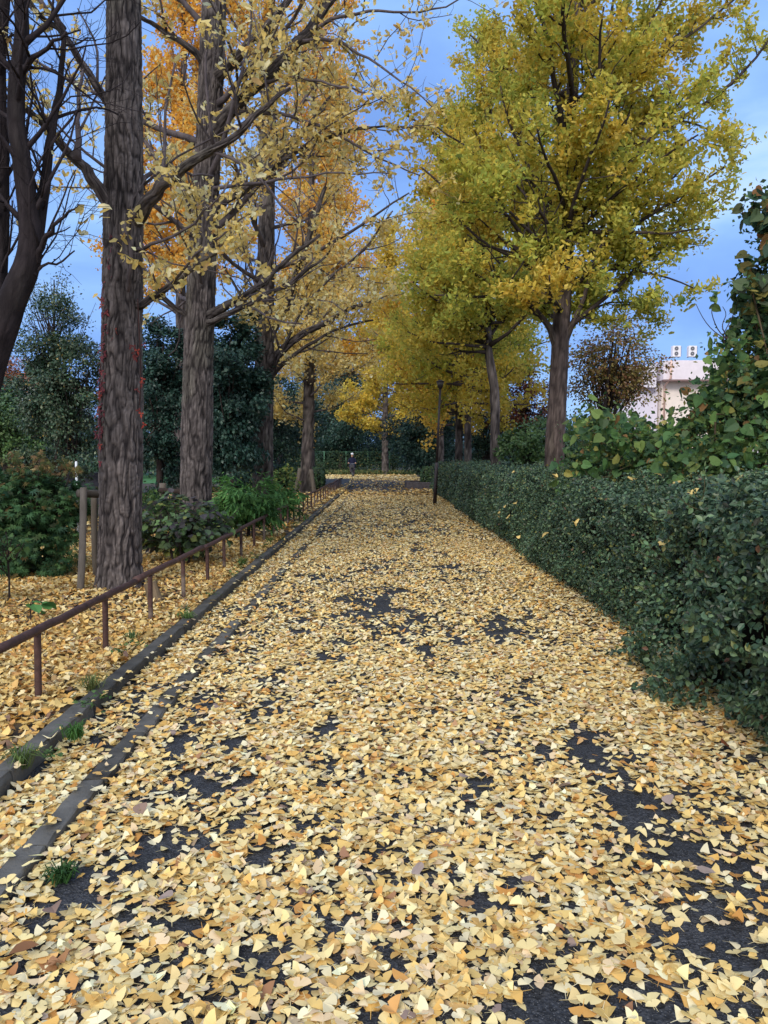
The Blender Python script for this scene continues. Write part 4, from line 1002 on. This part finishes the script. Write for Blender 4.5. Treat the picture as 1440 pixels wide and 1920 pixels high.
# loose tendrils against the sky
tb = thing('vine_tendril', at(1400, 8, zpx(660, 8)), 'thin bare vine tendrils reaching left over the sky with a few leaves', 'vine')
wv_, lv_ = Buf(), Buf()
for pl in [[(1420, 660), (1370, 640), (1340, 625), (1318, 600), (1305, 570)], [(1400, 650), (1350, 630), (1330, 580), (1345, 560)], [(1390, 680), (1360, 650), (1352, 630), (1372, 600), (1385, 560)], [(1380, 660), (1350, 610), (1365, 590), (1355, 575)]]:
    tube(wv_, resample([P(x, y, 8 + rng.normal(0, .1)) for x, y in pl], 14), np.linspace(.007, .003, 14), 4, S(70, 58, 60))
for x, y in [(1340, 655), (1300, 572), (1338, 560), (1375, 585), (1390, 560), (1335, 570), (1385, 540)]:
    scatter(lv_, HEART, P(x, y, 8)[None] + rng.normal(0, .05, (3, 3)), rvec(rng, 3), rvec(rng, 3) - UP, .085, pick(rng, KUD, 3), rng)
wv_.build('stem', M_BARK, tb, True); lv_.build('foliage', M_SOFT, tb)

# ------------------------------------------------------------------ undergrowth on the left verge
def shrub(name, label, cen, size, ncl, nleaf, tmpl, leaf, pal, seed, mat_=M_SOFT, base=None, **k):
    base = np.array([cen[0], cen[1], .04]) if base is None else base
    k.setdefault('rc', .16); k.setdefault('rad', .018); k.setdefault('stems', 5)
    return bushy(name, label, 'shrub', base, cen, size, ncl, nleaf, tmpl, leaf, pal, seed, mat_=mat_, part='foliage', **k)
c = at(45, 9.4, .66)
shrub('maple_shrub', 'feathery dark green maple shrub with a reddish top at the left edge', c, (.82, .6, .66), 130, 10000, PALM, .075, [(4, S(62, 96, 62)), (3, S(80, 116, 70)), (1.2, S(48, 78, 58)), (.4, S(124, 102, 62))], 601, droop=.7, rc=.17, upn=.6, flat=.95)
c = at(60, 9.5, 1.38)
shrub('maple_shrub', 'brownish olive maple twig tips just above the dark green maple shrub', c, (.5, .4, .16), 24, 320, PALM, .075, [(2, S(116, 88, 58)), (4, S(88, 100, 58)), (.5, S(210, 180, 120))], 602, droop=.6, rc=.12)
c = at(345, 10.4, .55)
shrub('hydrangea', 'low hydrangea with broad purplish and green leaves behind the handrail', c, (.62, .5, .44), 75, 2000, BROAD, .10, [(3, S(88, 108, 82)), (2.4, S(92, 86, 90)), (2.6, S(108, 138, 86)), (1, S(66, 84, 68)), (.6, S(156, 162, 92))], 603, droop=.4, rc=.16, upn=.8)
c = at(465, 13.6, .62)
shrub('shrub', 'bright green drooping long leaved shrub right of the hydrangea', c, (.64, .6, .50), 80, 3600, NARROW, .15, [(4, S(78, 120, 64)), (3, S(96, 136, 72)), (1, S(60, 100, 60))], 604, droop=.9, rc=.2, upn=.6)
c = at(520, 17, .5)
shrub('shrub', 'small green shrub under the third ginkgo trunk', c, (.6, .7, .45), 40, 1200, NARROW, .17, [(4, S(72, 112, 60)), (3, S(90, 130, 70))], 605, droop=.8, rc=.2)
c = at(480, 19.5, .8)
shrub('shrub', 'yellowish green low shrub behind the bright long leaved one', c, (1.3, .7, .5), 50, 2200, OVAL_LO, .09, [(3, S(96, 120, 60)), (2, S(150, 152, 80)), (2, S(70, 100, 56))], 606, rc=.24)
c = at(280, 14.5, .55)
shrub('shrub', 'low dull green shrub behind the hydrangea', c, (1.0, .6, .5), 50, 2000, OVAL_LO, .08, MIDG, 607, rc=.22)
c = at(20, 14, .6)
shrub('shrub', 'dull bushy growth behind the maple shrub', c, (1.5, .6, .55), 50, 2000, OVAL_LO, .09, GREYG, 608, rc=.25)
# sapling and seedlings
c = at(12, 7.6, .55)
shrub('sapling', 'thin stemmed sapling with a few leaves at the left edge', c, (.18, .15, .30), 14, 60, BROAD, .07, MIDG, 611, rc=.10, stems=1, rad=.012)
p = G(58, 1165, .05)
shrub('seedling', 'single rosette of broad green leaves in the fallen leaves', p + np.array([0, 0, .16]), (.10, .10, .04), 5, 14, BROAD, .12, [(1, S(80, 126, 70))], 612, rc=.04, stems=1, rad=.008, base=p, upn=1.2)
def tuft(px, py, z, h, n, label, seed, col=S(70, 108, 50)):
    rng = np.random.default_rng(seed); p = G(px, py, z); b = Buf()
    for _ in range(n):
        a = rng.uniform(0, 6.28); l = h * rng.uniform(.5, 1.1); o = rng.normal(0, .018, 3) * np.array([1, 1, 0])
        dr = np.array([math.cos(a), math.sin(a), 0]); s_ = np.array([-dr[1], dr[0], 0]) * .003
        q = [p + o, p + o + dr * l * .35 + UP * l * .7, p + o + dr * l * .9 + UP * l * .75 * rng.uniform(.3, 1.1)]
        b.add(np.array([q[0] - s_, q[0] + s_, q[1] - s_, q[1] + s_, q[2]]), [[0, 1, 3], [0, 3, 2], [2, 3, 4]], None, col * rng.uniform(.6, 1.3))
    return tag(b.build('grass_tuft', M_SOFT, origin=p), label, 'grass tuft')
tuft(140, 1385, .06, .10, 90, 'green grass tuft growing on the kerb at its broken end', 1)
tuft(118, 1650, .01, .075, 110, 'dark green grass tuft beside the edging stones on the path', 2, S(58, 92, 46))
tuft(170, 1300, .05, .16, 50, 'thin grass stalks by the second handrail post', 3, S(112, 122, 70))
tuft(40, 1440, .05, .14, 60, 'grass stalks at the left edge behind the kerb', 4, S(100, 120, 66))
tuft(352, 1165, .06, .12, 60, 'grass tuft on the kerb beside the third and fourth posts', 5, S(92, 118, 62))
tuft(455, 1062, .06, .16, 80, 'grass tuft on the kerb further along the handrail', 6, S(92, 118, 62))
tuft(245, 1205, .05, .12, 60, 'small weeds between the handrail and kerb', 7, S(96, 120, 70))
tuft(505, 1020, .06, .16, 60, 'weeds at the kerb under the drooping green shrub', 8, S(92, 118, 62))
def weed(px, py, h, n, seed):
    rng = np.random.default_rng(seed); p = G(px, py, .06); b = Buf()
    q = p + rng.normal(0, h * .6, (n, 3)) * np.array([1, 1, 0]); q[:, 2] += rng.random(n) * h
    scatter(b, OVAL_LO, q, UP + .6 * rvec(rng, n), rvec(rng, n) + UP * .4, h * .55 * rng.uniform(.6, 1.3, n), pick(rng, MIDG, n, .15), rng)
    for k in range(5): tube(b, [p, p + rng.normal(0, h * .3, 3) * np.array([1, 1, 0]) + UP * h * .5, q[k]], .002, 3, S(70, 90, 50))
    return tag(b.build('weed', M_SOFT, origin=p), 'small low green weed between the handrail and the kerb', 'weed', 'weeds along the kerb')
for i_, (px, py, h) in enumerate([(225, 1230, .07), (255, 1215, .06), (330, 1160, .06), (345, 1150, .07), (395, 1120, .07), (440, 1085, .08), (448, 1070, .08), (480, 1050, .09), (500, 1030, .09), (525, 1015, .09), (555, 990, .1), (95, 1420, .05), (160, 1330, .07), (190, 1310, .05), (575, 975, .1)]):
    weed(px, py, h, 26, 700 + i_)
# red creeper on the nearest trunk
rng = np.random.default_rng(91)
t = thing('creeper', P(195, 800, 8.4), 'red and dark maroon creeper climbing the left edge of the nearest trunk', 'creeper')
f, w_ = Buf(), Buf()
pts = [P(x, y, 8.38) for x, y in [(192, 880), (188, 800), (184, 740), (190, 680), (192, 640), (196, 560), (200, 470)]]
tube(w_, resample(pts, 20), .008, 5, S(70, 50, 48))
tube(w_, resample([P(x, y, 8.33) for x, y in [(262, 760), (264, 690), (262, 650), (258, 560)]], 12), .006, 5, S(70, 50, 48))
sp = [(187, 770, 22, 34), (192, 640, 22, 12), (200, 590, 12, 8), (188, 700, 20, 22), (186, 830, 12, 14), (212, 632, 16, 8), (204, 500, 12, 10), (193, 560, 12, 10)]
for x, y, sx, n in sp:
    q = np.array([P(x + rng.normal(0, sx * .18), y + rng.normal(0, 26), 8.36 - .1 * rng.random()) for _ in range(n)])
    scatter(f, IVY, q, np.array([[-.6, -.8, .2]]) + .5 * rvec(rng, n), -UP + .7 * rvec(rng, n), .06, pick(rng, [(3, S(124, 56, 62)), (2, S(96, 50, 58)), (1, S(160, 70, 54))], n), rng)
for x, y, n in [(254, 663, 8), (262, 722, 3), (268, 790, 3)]:
    q = np.array([P(x + rng.normal(0, 7), y + rng.normal(0, 10), 8.30 - .05 * rng.random()) for _ in range(n)])
    scatter(f, IVY, q, np.array([[.5, -.9, .2]]) + .5 * rvec(rng, n), -UP + .7 * rvec(rng, n), .06, pick(rng, [(2, S(160, 66, 50)), (3, S(116, 54, 52))], n), rng)
w_.build('stem', M_BARK, t, True); f.build('foliage', M_SOFT, t)

# ------------------------------------------------------------------ timber props, stump, lamp post, planter
def pole(buf, a, b_, r, col, sides=10, n=8, rng=rng):
    tube(buf, resample([a, (np.asarray(a) + np.asarray(b_)) / 2 + rng.normal(0, .006, 3), b_], n), r, sides, col, jit=.08, rng=rng)
GREYW = S(108, 100, 92)
t = thing('tree_prop', (-3.3, 8.6, .04), 'weathered timber tree prop left of the nearest trunk', 'tree prop')
b = Buf(); a = G(150, 1110, .05); pole(b, a - np.array([0, 0, .05]), P(157, 915, 8.5), .038, GREYW, 12); b.build('post', M_WOOD, t, True)
b = Buf(); a = G(180, 1082, .05); pole(b, a - np.array([0, 0, .05]), P(177, 920, 9.1), .038, GREYW * .7, 12); b.build('post', M_WOOD, t, True)
b = Buf(); pole(b, P(146, 925, 8.6), P(262, 932, 9.2), .045, GREYW * .55, 12); b.build('crossbar', M_WOOD, t, True)
t = thing('tree_prop', at(560, 31.2, .04), 'slanting timber prop against the fourth ginkgo on the left', 'tree prop')
for x0, y0, x1, y1, dd in [(553, 930, 563, 878, 30.6), (590, 925, 583, 880, 30.8)]:
    b = Buf(); q = P(x1, y1, dd); a = P(x0, y0, dd); a[2] = .0; pole(b, a, q, .09, GREYW * .8, 12); b.build('post', M_WOOD, t, True)
t = thing('log_rail', at(325, 15.4, .04), 'low log rail on stub posts behind the second trunk', 'fence')
for x in (307, 352):
    b = Buf(); pole(b, at(x, 15.4, 0), at(x, 15.4, .98 if x == 307 else .8), .07, GREYW * .9, 12); b.build('post', M_WOOD, t, True)
b = Buf(); pole(b, at(300, 15.25, .84), at(372, 15.3, .80), .055, S(58, 48, 44), 12); b.build('rail', M_WOOD, t, True)
b = Buf(); a = G(293, 1128, .05)
q = np.array([a - UP * .05, a + np.array([-.03, 0, .10]), a + np.array([-.06, 0, .19])])
tube(b, resample(q, 6), np.array([.085, .075, .07, .068, .067, .066]), 14, S(120, 104, 84), jit=.15, rng=rng)
tag(b.build('stump', M_WOOD, origin=a), 'short cut wooden stump at the right foot of the nearest trunk', 'stump')
b = Buf(); q = at(146, 14.5, 0); tube(b, [q, q + UP * .7, q + UP * 1.42], .022, 10, S(214, 220, 226)); b2 = b
tag(b.build('marker_pole', M_PAINT, smooth=True, origin=q), 'thin white marker pole standing left of the nearest trunk', 'pole')
# lamp post
d = 24.6; base = G(815, 946, 0)
t = thing('lamp_post', base, 'slim dark brown lamp post with a small lantern at the end of the hedge', 'lamp post')
LB = S(46, 36, 38); tilt = np.array([.17, 0, 3.9]) / 3.9
b = Buf(); tube(b, [base, base + tilt * .6, base + tilt * 1.30, base + tilt * 1.33], [.062, .06, .058, .045], 14, LB); b.build('lower_pole', M_METAL, t, True)
b = Buf(); tube(b, [base + tilt * 1.33, base + tilt * 2.5, base + tilt * 3.62], .036, 12, LB); b.build('upper_pole', M_METAL, t, True)
b = Buf(); tp = base + tilt * 3.62
tube(b, [tp, tp + UP * .04, tp + UP * .06, tp + UP * .22, tp + UP * .24, tp + UP * .29], [.04, .06, .075, .11, .14, .03], 14, LB); b.build('lantern', M_METAL, t, True)
b = Buf(); tube(b, [tp + UP * .075, tp + UP * .21], [.086, .115], 14, S(70, 66, 64)); b.build('lamp_glass', M_PAINT, t, True)
# planter
t = thing('planter', (2.05, 37.4, 0), 'low dark stone planter at the end of the path by the lamp post', 'planter')
PC = S(74, 70, 74)
for nm, c_, s_ in [('wall', (2.05, 36.1, .16), (2.0, .22, .32)), ('wall', (2.05, 38.9, .16), (2.0, .22, .32)), ('wall', (1.16, 37.5, .16), (.22, 2.56, .316)), ('wall', (2.94, 37.5, .16), (.22, 2.56, .316))]:
    b = Buf(); bevbox(b, c_, s_, .02, 0, PC); b.build(nm, M_STONE, t)
b = Buf(); box(b, (2.05, 37.5, .12), (1.5, 2.5, .22), 0, S(60, 48, 36)); b.build('soil', M_SOIL, t)

# ------------------------------------------------------------------ buildings
PW = S(232, 218, 208)
d = 95
x0, x1 = (1170 - 722) / FPX * d, (1520 - 722) / FPX * d
xe = (1238 - 722) / FPX * d
t = thing('building', ((x0 + x1) / 2, d, 0), 'pale pinkish flat roofed building beyond the hedge', 'building')
b = Buf(); box(b, ((xe + x1) / 2, d + 6, 5.4), (x1 - xe, 12, 10.8), 0, PW); box(b, ((x0 + xe) / 2 - .05, d + 7, 5.0), (xe - x0 - .1, 12, 10.0), 0, S(214, 208, 222)); b.build('wall', M_PAINT, t)
b = Buf(); box(b, ((xe + x1) / 2, d + 5.2, 11.95), (x1 - xe + .6, 13, 2.3), 0, S(222, 212, 218)); b.build('parapet', M_PAINT, t)
b = Buf(); box(b, ((x0 + xe) / 2 - .4, d + 6.4, 11.3), (xe - x0 - .6, 13, 2.6), 0, S(218, 212, 224)); b.build('parapet', M_PAINT, t)
b = Buf(); box(b, ((x0 + x1) / 2 + 3, d + 7, 13.3), (x1 - x0 - 8, 10, .5), 0, S(214, 208, 214)); b.build('roof', M_PAINT, t)
b = Buf(); box(b, ((xe + x1) / 2, d - 1.35, 10.72), (x1 - xe + .7, .3, .22), 0, S(120, 96, 92)); b.build('gutter', M_PAINT, t)
b = Buf(); tube(b, [[xe + .5, d - 1.6, 13.1], [xe + .5, d - 1.6, 11.0], [xe + .3, d - .2, 10.2], [xe + .3, d - .2, 0]], .13, 10, S(226, 190, 176)); b.build('downpipe', M_PAINT, t, True)
wx = (1345 - 722) / FPX * d
for k in range(3):
    for zz in (2.0, 6.0):
        b = Buf(); xx = wx + k * 4.2; box(b, (xx, d - .06, zz + .9), (2.2, .10, 1.8), 0, S(190, 186, 190)); wfr = b.build('window', M_PAINT, t)
        b = Buf(); box(b, (xx - .5, d - .13, zz + .9), (.9, .04, 1.55), 0, S(50, 56, 66)); box(b, (xx + .5, d - .13, zz + .9), (.9, .04, 1.55), 0, S(50, 56, 66))
        o = b.build('pane', M_METAL, wfr)
for px, py, lb in [(1267, 668, 'white twin fan outdoor unit on the pale roof, the one on the left'), (1297, 666, 'white twin fan outdoor unit on the pale roof, the one on the right')]:
    c_ = P(px, py, d - .5); c_[2] = 13.56
    ac = thing('outdoor_unit', c_, lb, 'outdoor unit', 'outdoor units on the pale roof')
    b = Buf(); bevbox(b, c_ + UP * .72, (1.0, .7, 1.3), .04, 0, S(226, 222, 226)); b.build('casing', M_PAINT, ac)
    b = Buf(); box(b, c_ + np.array([.56, .1, .72]), (.10, .5, 1.2), 0, S(70, 70, 80)); b.build('side_grille', M_METAL, ac)
    b = Buf()
    for sx in (-.4, .4): box(b, c_ + np.array([sx, 0, .04]), (.10, .7, .07), 0, S(120, 120, 124))
    b.build('foot', M_METAL, ac)
    for zz in (.42, 1.04):
        b = Buf(); q = c_ + np.array([-.06, -.375, zz]); a_ = np.arange(20) * 2 * math.pi / 20
        ring = np.stack([np.cos(a_), np.zeros(20), np.sin(a_)], 1)
        tube(b, np.concatenate([ring, ring[:1]]) * .24 + q, .02, 6, S(170, 170, 176), cap=False)
        b.add(np.concatenate([ring * .235 + q + np.array([0, -.008, 0]), [q + np.array([0, -.008, 0])]]), [[20, k, (k + 1) % 20] for k in range(20)], None, S(110, 110, 118))
        for k in range(4):
            aa = k * math.pi / 2 + .4; dr = np.array([math.cos(aa), 0, math.sin(aa)]); pr = np.array([-dr[2], 0, dr[0]])
            b.add(np.array([q + dr * .04, q + dr * .2 - pr * .05, q + dr * .2 + pr * .07]) + np.array([0, -.016, 0]), [[0, 1, 2]], None, S(60, 60, 66))
        tube(b, [q + np.array([0, -.03, 0]), q + np.array([0, -.01, 0])], .05, 10, S(190, 190, 194))
        b.build('fan', M_PAINT, ac)
# house at the left
d = 62
t = thing('house', at(20, d, 0), 'white house with a rusty brown roof behind the orange tree at the left edge', 'house')
xa, xb = (-90 - 722) / FPX * d, (105 - 722) / FPX * d
b = Buf(); box(b, ((xa + xb) / 2, d + 4, 3.4), (xb - xa, 8, 6.8), 0, S(214, 214, 226)); b.build('wall', M_PAINT, t)
b = Buf(); box(b, ((xa + xb) / 2, d + 3.6, 6.95), (xb - xa + 1, 9, .3), 0, S(220, 220, 232)); b.build('eaves', M_PAINT, t)
b = Buf(); zt = 8.6
V = np.array([[xa - .6, d - 1, 7.1], [xb + .6, d - 1, 7.1], [xb + .6, d + 8.4, 7.1], [xa - .6, d + 8.4, 7.1], [xa + 1.5, d + 3.7, zt], [xb - 1.5, d + 3.7, zt]])
b.add(V, [[0, 4, 3], [1, 2, 5]], [[0, 1, 5, 4], [2, 3, 4, 5], [0, 3, 2, 1]], S(150, 92, 72)); b.build('roof', M_WOOD, t)
for k in range(4):
    b = Buf(); box(b, (xa + 2 + k * 2.0, d - .05, 5.0), (1.1, .1, 1.4), 0, S(190, 192, 200)); wfr = b.build('window', M_PAINT, t)
    b = Buf(); box(b, (xa + 2 + k * 2.0, d - .12, 5.0), (.95, .04, 1.25), 0, S(70, 80, 96)); b.build('pane', M_METAL, wfr)
# green wire fence at the far end
t = thing('wire_fence', at(640, 67, 0), 'green wire fence overgrown with creepers at the far end of the path', 'fence')
for k in range(9):
    b = Buf(); q = np.array([-9 + k * 1.9, 67, 0]); tube(b, [q, q + UP * 2.0], .035, 8, S(84, 130, 100)); b.build('post', M_METAL, t, True)
b = Buf()
for k in range(60): tube(b, [[-9 + k * .25, 67.0, .1], [-9 + k * .25 + .9, 67.02, 1.0], [-9 + k * .25, 67.0, 1.95]], .008, 3, S(80, 120, 96), cap=False)
for z in (.1, 1.0, 1.95): tube(b, [[-9, 67, z], [6.2, 67, z]], .015, 5, S(80, 120, 96))
b.build('wire_mesh', M_METAL, t)
f = Buf(); n = 5000
f_x = rng.uniform(-9, 6, n); f_z = rng.random(n) ** 1.3 * 2.1 * (0.4 + .8 * vnoise(f_x * .9, f_x * 0, 64, 5))
scatter(f, OVAL_LO, np.stack([f_x, 66.9 + rng.normal(0, .12, n), f_z], 1), rvec(rng, n) + np.array([0, -.8, .4]), rvec(rng, n) - UP * .5, .17, pick(rng, [(4, S(48, 70, 52)), (2, S(66, 86, 58)), (.4, S(120, 116, 70))], n), rng)
f.build('foliage', M_SOFT, t)
gb = Buf(); n = 9000
gx, gy = rng.uniform(-12, 2.5, n), rng.uniform(64.6, 67.5, n)
scatter(gb, OVAL_LO, np.stack([gx, gy, .02 + .25 * rng.random(n) ** 2], 1), rvec(rng, n), UP + .8 * rvec(rng, n), .22, pick(rng, [(3, S(78, 98, 62)), (2, S(100, 110, 68)), (.7, S(160, 142, 90))], n), rng)
o = gb.build('undergrowth', M_SOFT); o['kind'] = 'stuff'; o['label'] = 'rough grassy undergrowth below the wire fence'
# dark low wall on the left behind the maple
b = Buf(); c_ = at(130, 20, .55); bevbox(b, c_, (3.2, .25, 1.1), .02, 0, S(62, 62, 72))
tag(b.build('low_wall', M_STONE, origin=c_), 'dark low wall panel behind the maple shrub and marker pole', 'wall')

# ------------------------------------------------------------------ the person on the bicycle
def skin_mesh(name, joints, links, mat_list, parent, origin, paint):
    me = bpy.data.meshes.new(name)
    me.from_pydata([j[:3] for j in joints], links, [])
    o = bpy.data.objects.new(name, me); COL.objects.link(o)
    m = o.modifiers.new('skin', 'SKIN'); m.use_smooth_shade = True
    for v, j in zip(me.skin_vertices[0].data, joints):
        v.radius = (j[3], j[3] if len(j) < 5 else j[4]); v.use_root = False
    me.skin_vertices[0].data[0].use_root = True
    s = o.modifiers.new('sub', 'SUBSURF'); s.levels = s.render_levels = 1
    dg = bpy.context.evaluated_depsgraph_get()
    me2 = bpy.data.meshes.new_from_object(o.evaluated_get(dg))
    me2.name = name; o.modifiers.clear(); o.data = me2
    n = len(me2.vertices); co = np.zeros(n * 3, np.float32); me2.vertices.foreach_get('co', co); co = co.reshape(-1, 3)
    C = np.array([paint(c) for c in co])
    at_ = me2.attributes.get('Col') or me2.attributes.new('Col', 'FLOAT_COLOR', 'POINT')
    at_.data.foreach_set('color', np.concatenate([C, np.ones((n, 1))], 1).astype(np.float32).ravel())
    me2.materials.clear(); me2.materials.append(M_CLOTH)
    if parent is not None: o.parent = parent
    o.location = (0, 0, 0) if parent is not None else origin
    return o
O = np.array([(662 - 722) / FPX * 57, 57.0, 0.0])      # where the front wheel meets the ground; the rider comes towards us
NAVY, TROU, SKIN_, SHOE = S(34, 36, 58), S(104, 96, 104), S(206, 164, 140), S(30, 28, 30)
J = [(0, .62, .98, .15, .12), (0, .58, 1.16, .15, .12), (0, .53, 1.34, .17, .11), (0, .50, 1.44, .10, .09), (0, .48, 1.50, .055), (0, .46, 1.57, .085, .10), (0, .46, 1.66, .085, .10), (0, .47, 1.73, .05),
     (-.19, .51, 1.39, .065), (-.27, .40, 1.16, .05), (-.25, .16, 1.06, .038), (-.25, .08, 1.06, .035),
     (.19, .51, 1.39, .065), (.27, .40, 1.16, .05), (.25, .16, 1.06, .038), (.25, .08, 1.06, .035),
     (-.10, .60, .92, .09), (-.13, .28, .80, .075), (-.12, .42, .42, .05), (-.12, .42, .36, .045), (-.12, .30, .31, .04),
     (.10, .60, .92, .09), (.13, .34, .58, .075), (.12, .48, .20, .05), (.12, .48, .14, .045), (.12, .36, .10, .04)]
LK = [(0, 1), (1, 2), (2, 3), (3, 4), (4, 5), (5, 6), (6, 7), (2, 8), (8, 9), (9, 10), (10, 11), (2, 12), (12, 13), (13, 14), (14, 15),
      (0, 16), (16, 17), (17, 18), (18, 19), (19, 20), (0, 21), (21, 22), (22, 23), (23, 24), (24, 25)]
def paint(c):
    x, y, z = c
    if z > 1.5: return SKIN_
    if abs(x) > .16 and y < .17 and z > .95: return SKIN_
    if z < .4 and x < 0 and y < .5 and z < .39 or (x > 0 and z < .17): return SHOE
    if z < .93 and y < .6: return TROU
    return NAVY
pr = thing('person', O, 'person in a dark navy coat and white cap riding a bicycle towards us', 'person')
skin_mesh('body', J, LK, None, pr, O, paint)
b = Buf(); tube(b, [O + np.array([0, .47, 1.70]), O + np.array([0, .47, 1.76]), O + np.array([0, .47, 1.80]), O + np.array([0, .47, 1.815])], [.108, .105, .07, .01], 14, S(226, 226, 232))
b.add(np.array([[-.07, .38, 1.715], [.07, .38, 1.715], [.05, .29, 1.70], [-.05, .29, 1.70]]) + O, None, [[0, 1, 2, 3]], S(220, 220, 226)); b.build('cap', M_CLOTH, pr, True)
b = Buf(); q = O
tube(b, [q + np.array([0, .53, 1.43]), q + np.array([0, .54, 1.25]), q + np.array([0, .56, 1.05]), q + np.array([0, .53, .88]), q + np.array([0, .50, .74])], [.16, .215, .225, .25, .27], 16, NAVY, cap=False)
b.build('coat', M_CLOTH, pr, True)
b = Buf()
for sx in (-.034, .034): tube(b, [q + np.array([sx, .355, 1.635]), q + np.array([sx, .345, 1.635])], .011, 8, S(30, 26, 26))
tube(b, [q + np.array([0, .37, 1.62]), q + np.array([0, .325, 1.595]), q + np.array([0, .36, 1.585])], [.012, .02, .012], 6, SKIN_)
tube(b, [q + np.array([-.03, .362, 1.555]), q + np.array([0, .352, 1.552]), q + np.array([.03, .362, 1.555])], .007, 5, S(150, 84, 78))
b.build('face', M_CLOTH, pr, True)
for sx in (-1, 1):
    b = Buf()
    for k in range(4):
        x = sx * (.235 + .022 * k)
        tube(b, [q + np.array([x, .10, 1.075]), q + np.array([x, .045, 1.07]), q + np.array([x, .035, 1.04]), q + np.array([x, .06, 1.025])], .010, 6, SKIN_)
    tube(b, [q + np.array([sx * .225, .10, 1.06]), q + np.array([sx * .205, .075, 1.035]), q + np.array([sx * .22, .06, 1.02])], .011, 6, SKIN_)
    b.build('fingers', M_CLOTH, pr, True)
bk = thing('bicycle', O, 'dark bicycle with a front basket ridden down the path', 'bicycle')
DB = S(34, 34, 40)
for yy in (.0, 1.06):
    c_ = O + np.array([0, yy, .335]); a_ = np.arange(29) * 2 * math.pi / 28; ring = np.stack([np.zeros(29), np.cos(a_), np.sin(a_)], 1)
    w_ = Buf(); tube(w_, c_ + ring * .315, .022, 7, S(24, 24, 26), cap=False); wheel = w_.build('tyre', M_METAL, bk, True); wheel.name = 'wheel'
    w_ = Buf(); tube(w_, c_ + ring * .288, .010, 5, S(170, 172, 176), cap=False)
    for k in range(12): tube(w_, [c_, c_ + ring[int(k * 28 / 12)] * .285], .002, 3, S(180, 180, 184))
    tube(w_, [c_ - np.array([.05, 0, 0]), c_ + np.array([.05, 0, 0])], .02, 8, S(150, 150, 154))
    o = w_.build('rim', M_METAL, wheel, True, origin=np.array(bk.location))
b = Buf(); f_ = lambda *p: O + np.array(p)
for a_, b__ in [((0, .62, .30), (0, .20, .62)), ((0, .62, .30), (0, .74, .84)), ((.05, 1.06, .335), (0, .62, .30)), ((-.05, 1.06, .335), (0, .62, .30)), ((.05, 1.06, .335), (0, .72, .70)), ((-.05, 1.06, .335), (0, .72, .70)),
                ((.055, 0, .335), (.03, .12, .66)), ((-.055, 0, .335), (-.03, .12, .66)), ((0, .13, .64), (0, .20, 1.0))]:
    tube(b, [f_(*a_), f_(*b__)], .017, 7, DB)
b.build('frame', M_METAL, bk, True)
b = Buf(); tube(b, resample([f_(-.30, .12, 1.05), f_(-.2, .06, 1.05), f_(-.08, .2, 1.02), f_(.08, .2, 1.02), f_(.2, .06, 1.05), f_(.30, .12, 1.05)], 16), .012, 7, S(150, 150, 156)); b.build('handlebar', M_METAL, bk, True)
b = Buf(); tube(b, [f_(0, .60, .88), f_(0, .70, .90), f_(0, .86, .89)], [.03, .06, .10], 10, S(30, 28, 30)); b.build('saddle', M_METAL, bk, True)
b = Buf(); bevbox(b, f_(0, -.02, .84), (.36, .26, .24), .03, 0, S(60, 60, 66)); b.build('basket', M_METAL, bk)
b = Buf()
for sx, dz in ((-1, .02), (1, -.17)): box(b, f_(sx * .12, .46 if sx > 0 else .40, .26 + dz), (.10, .09, .025), 0, S(40, 40, 42))
tube(b, [f_(-.07, .46, .28), f_(-.07, .62, .30), f_(.07, .62, .30), f_(.07, .50, .1)], .010, 5, S(120, 120, 124)); b.build('pedals', M_METAL, bk)
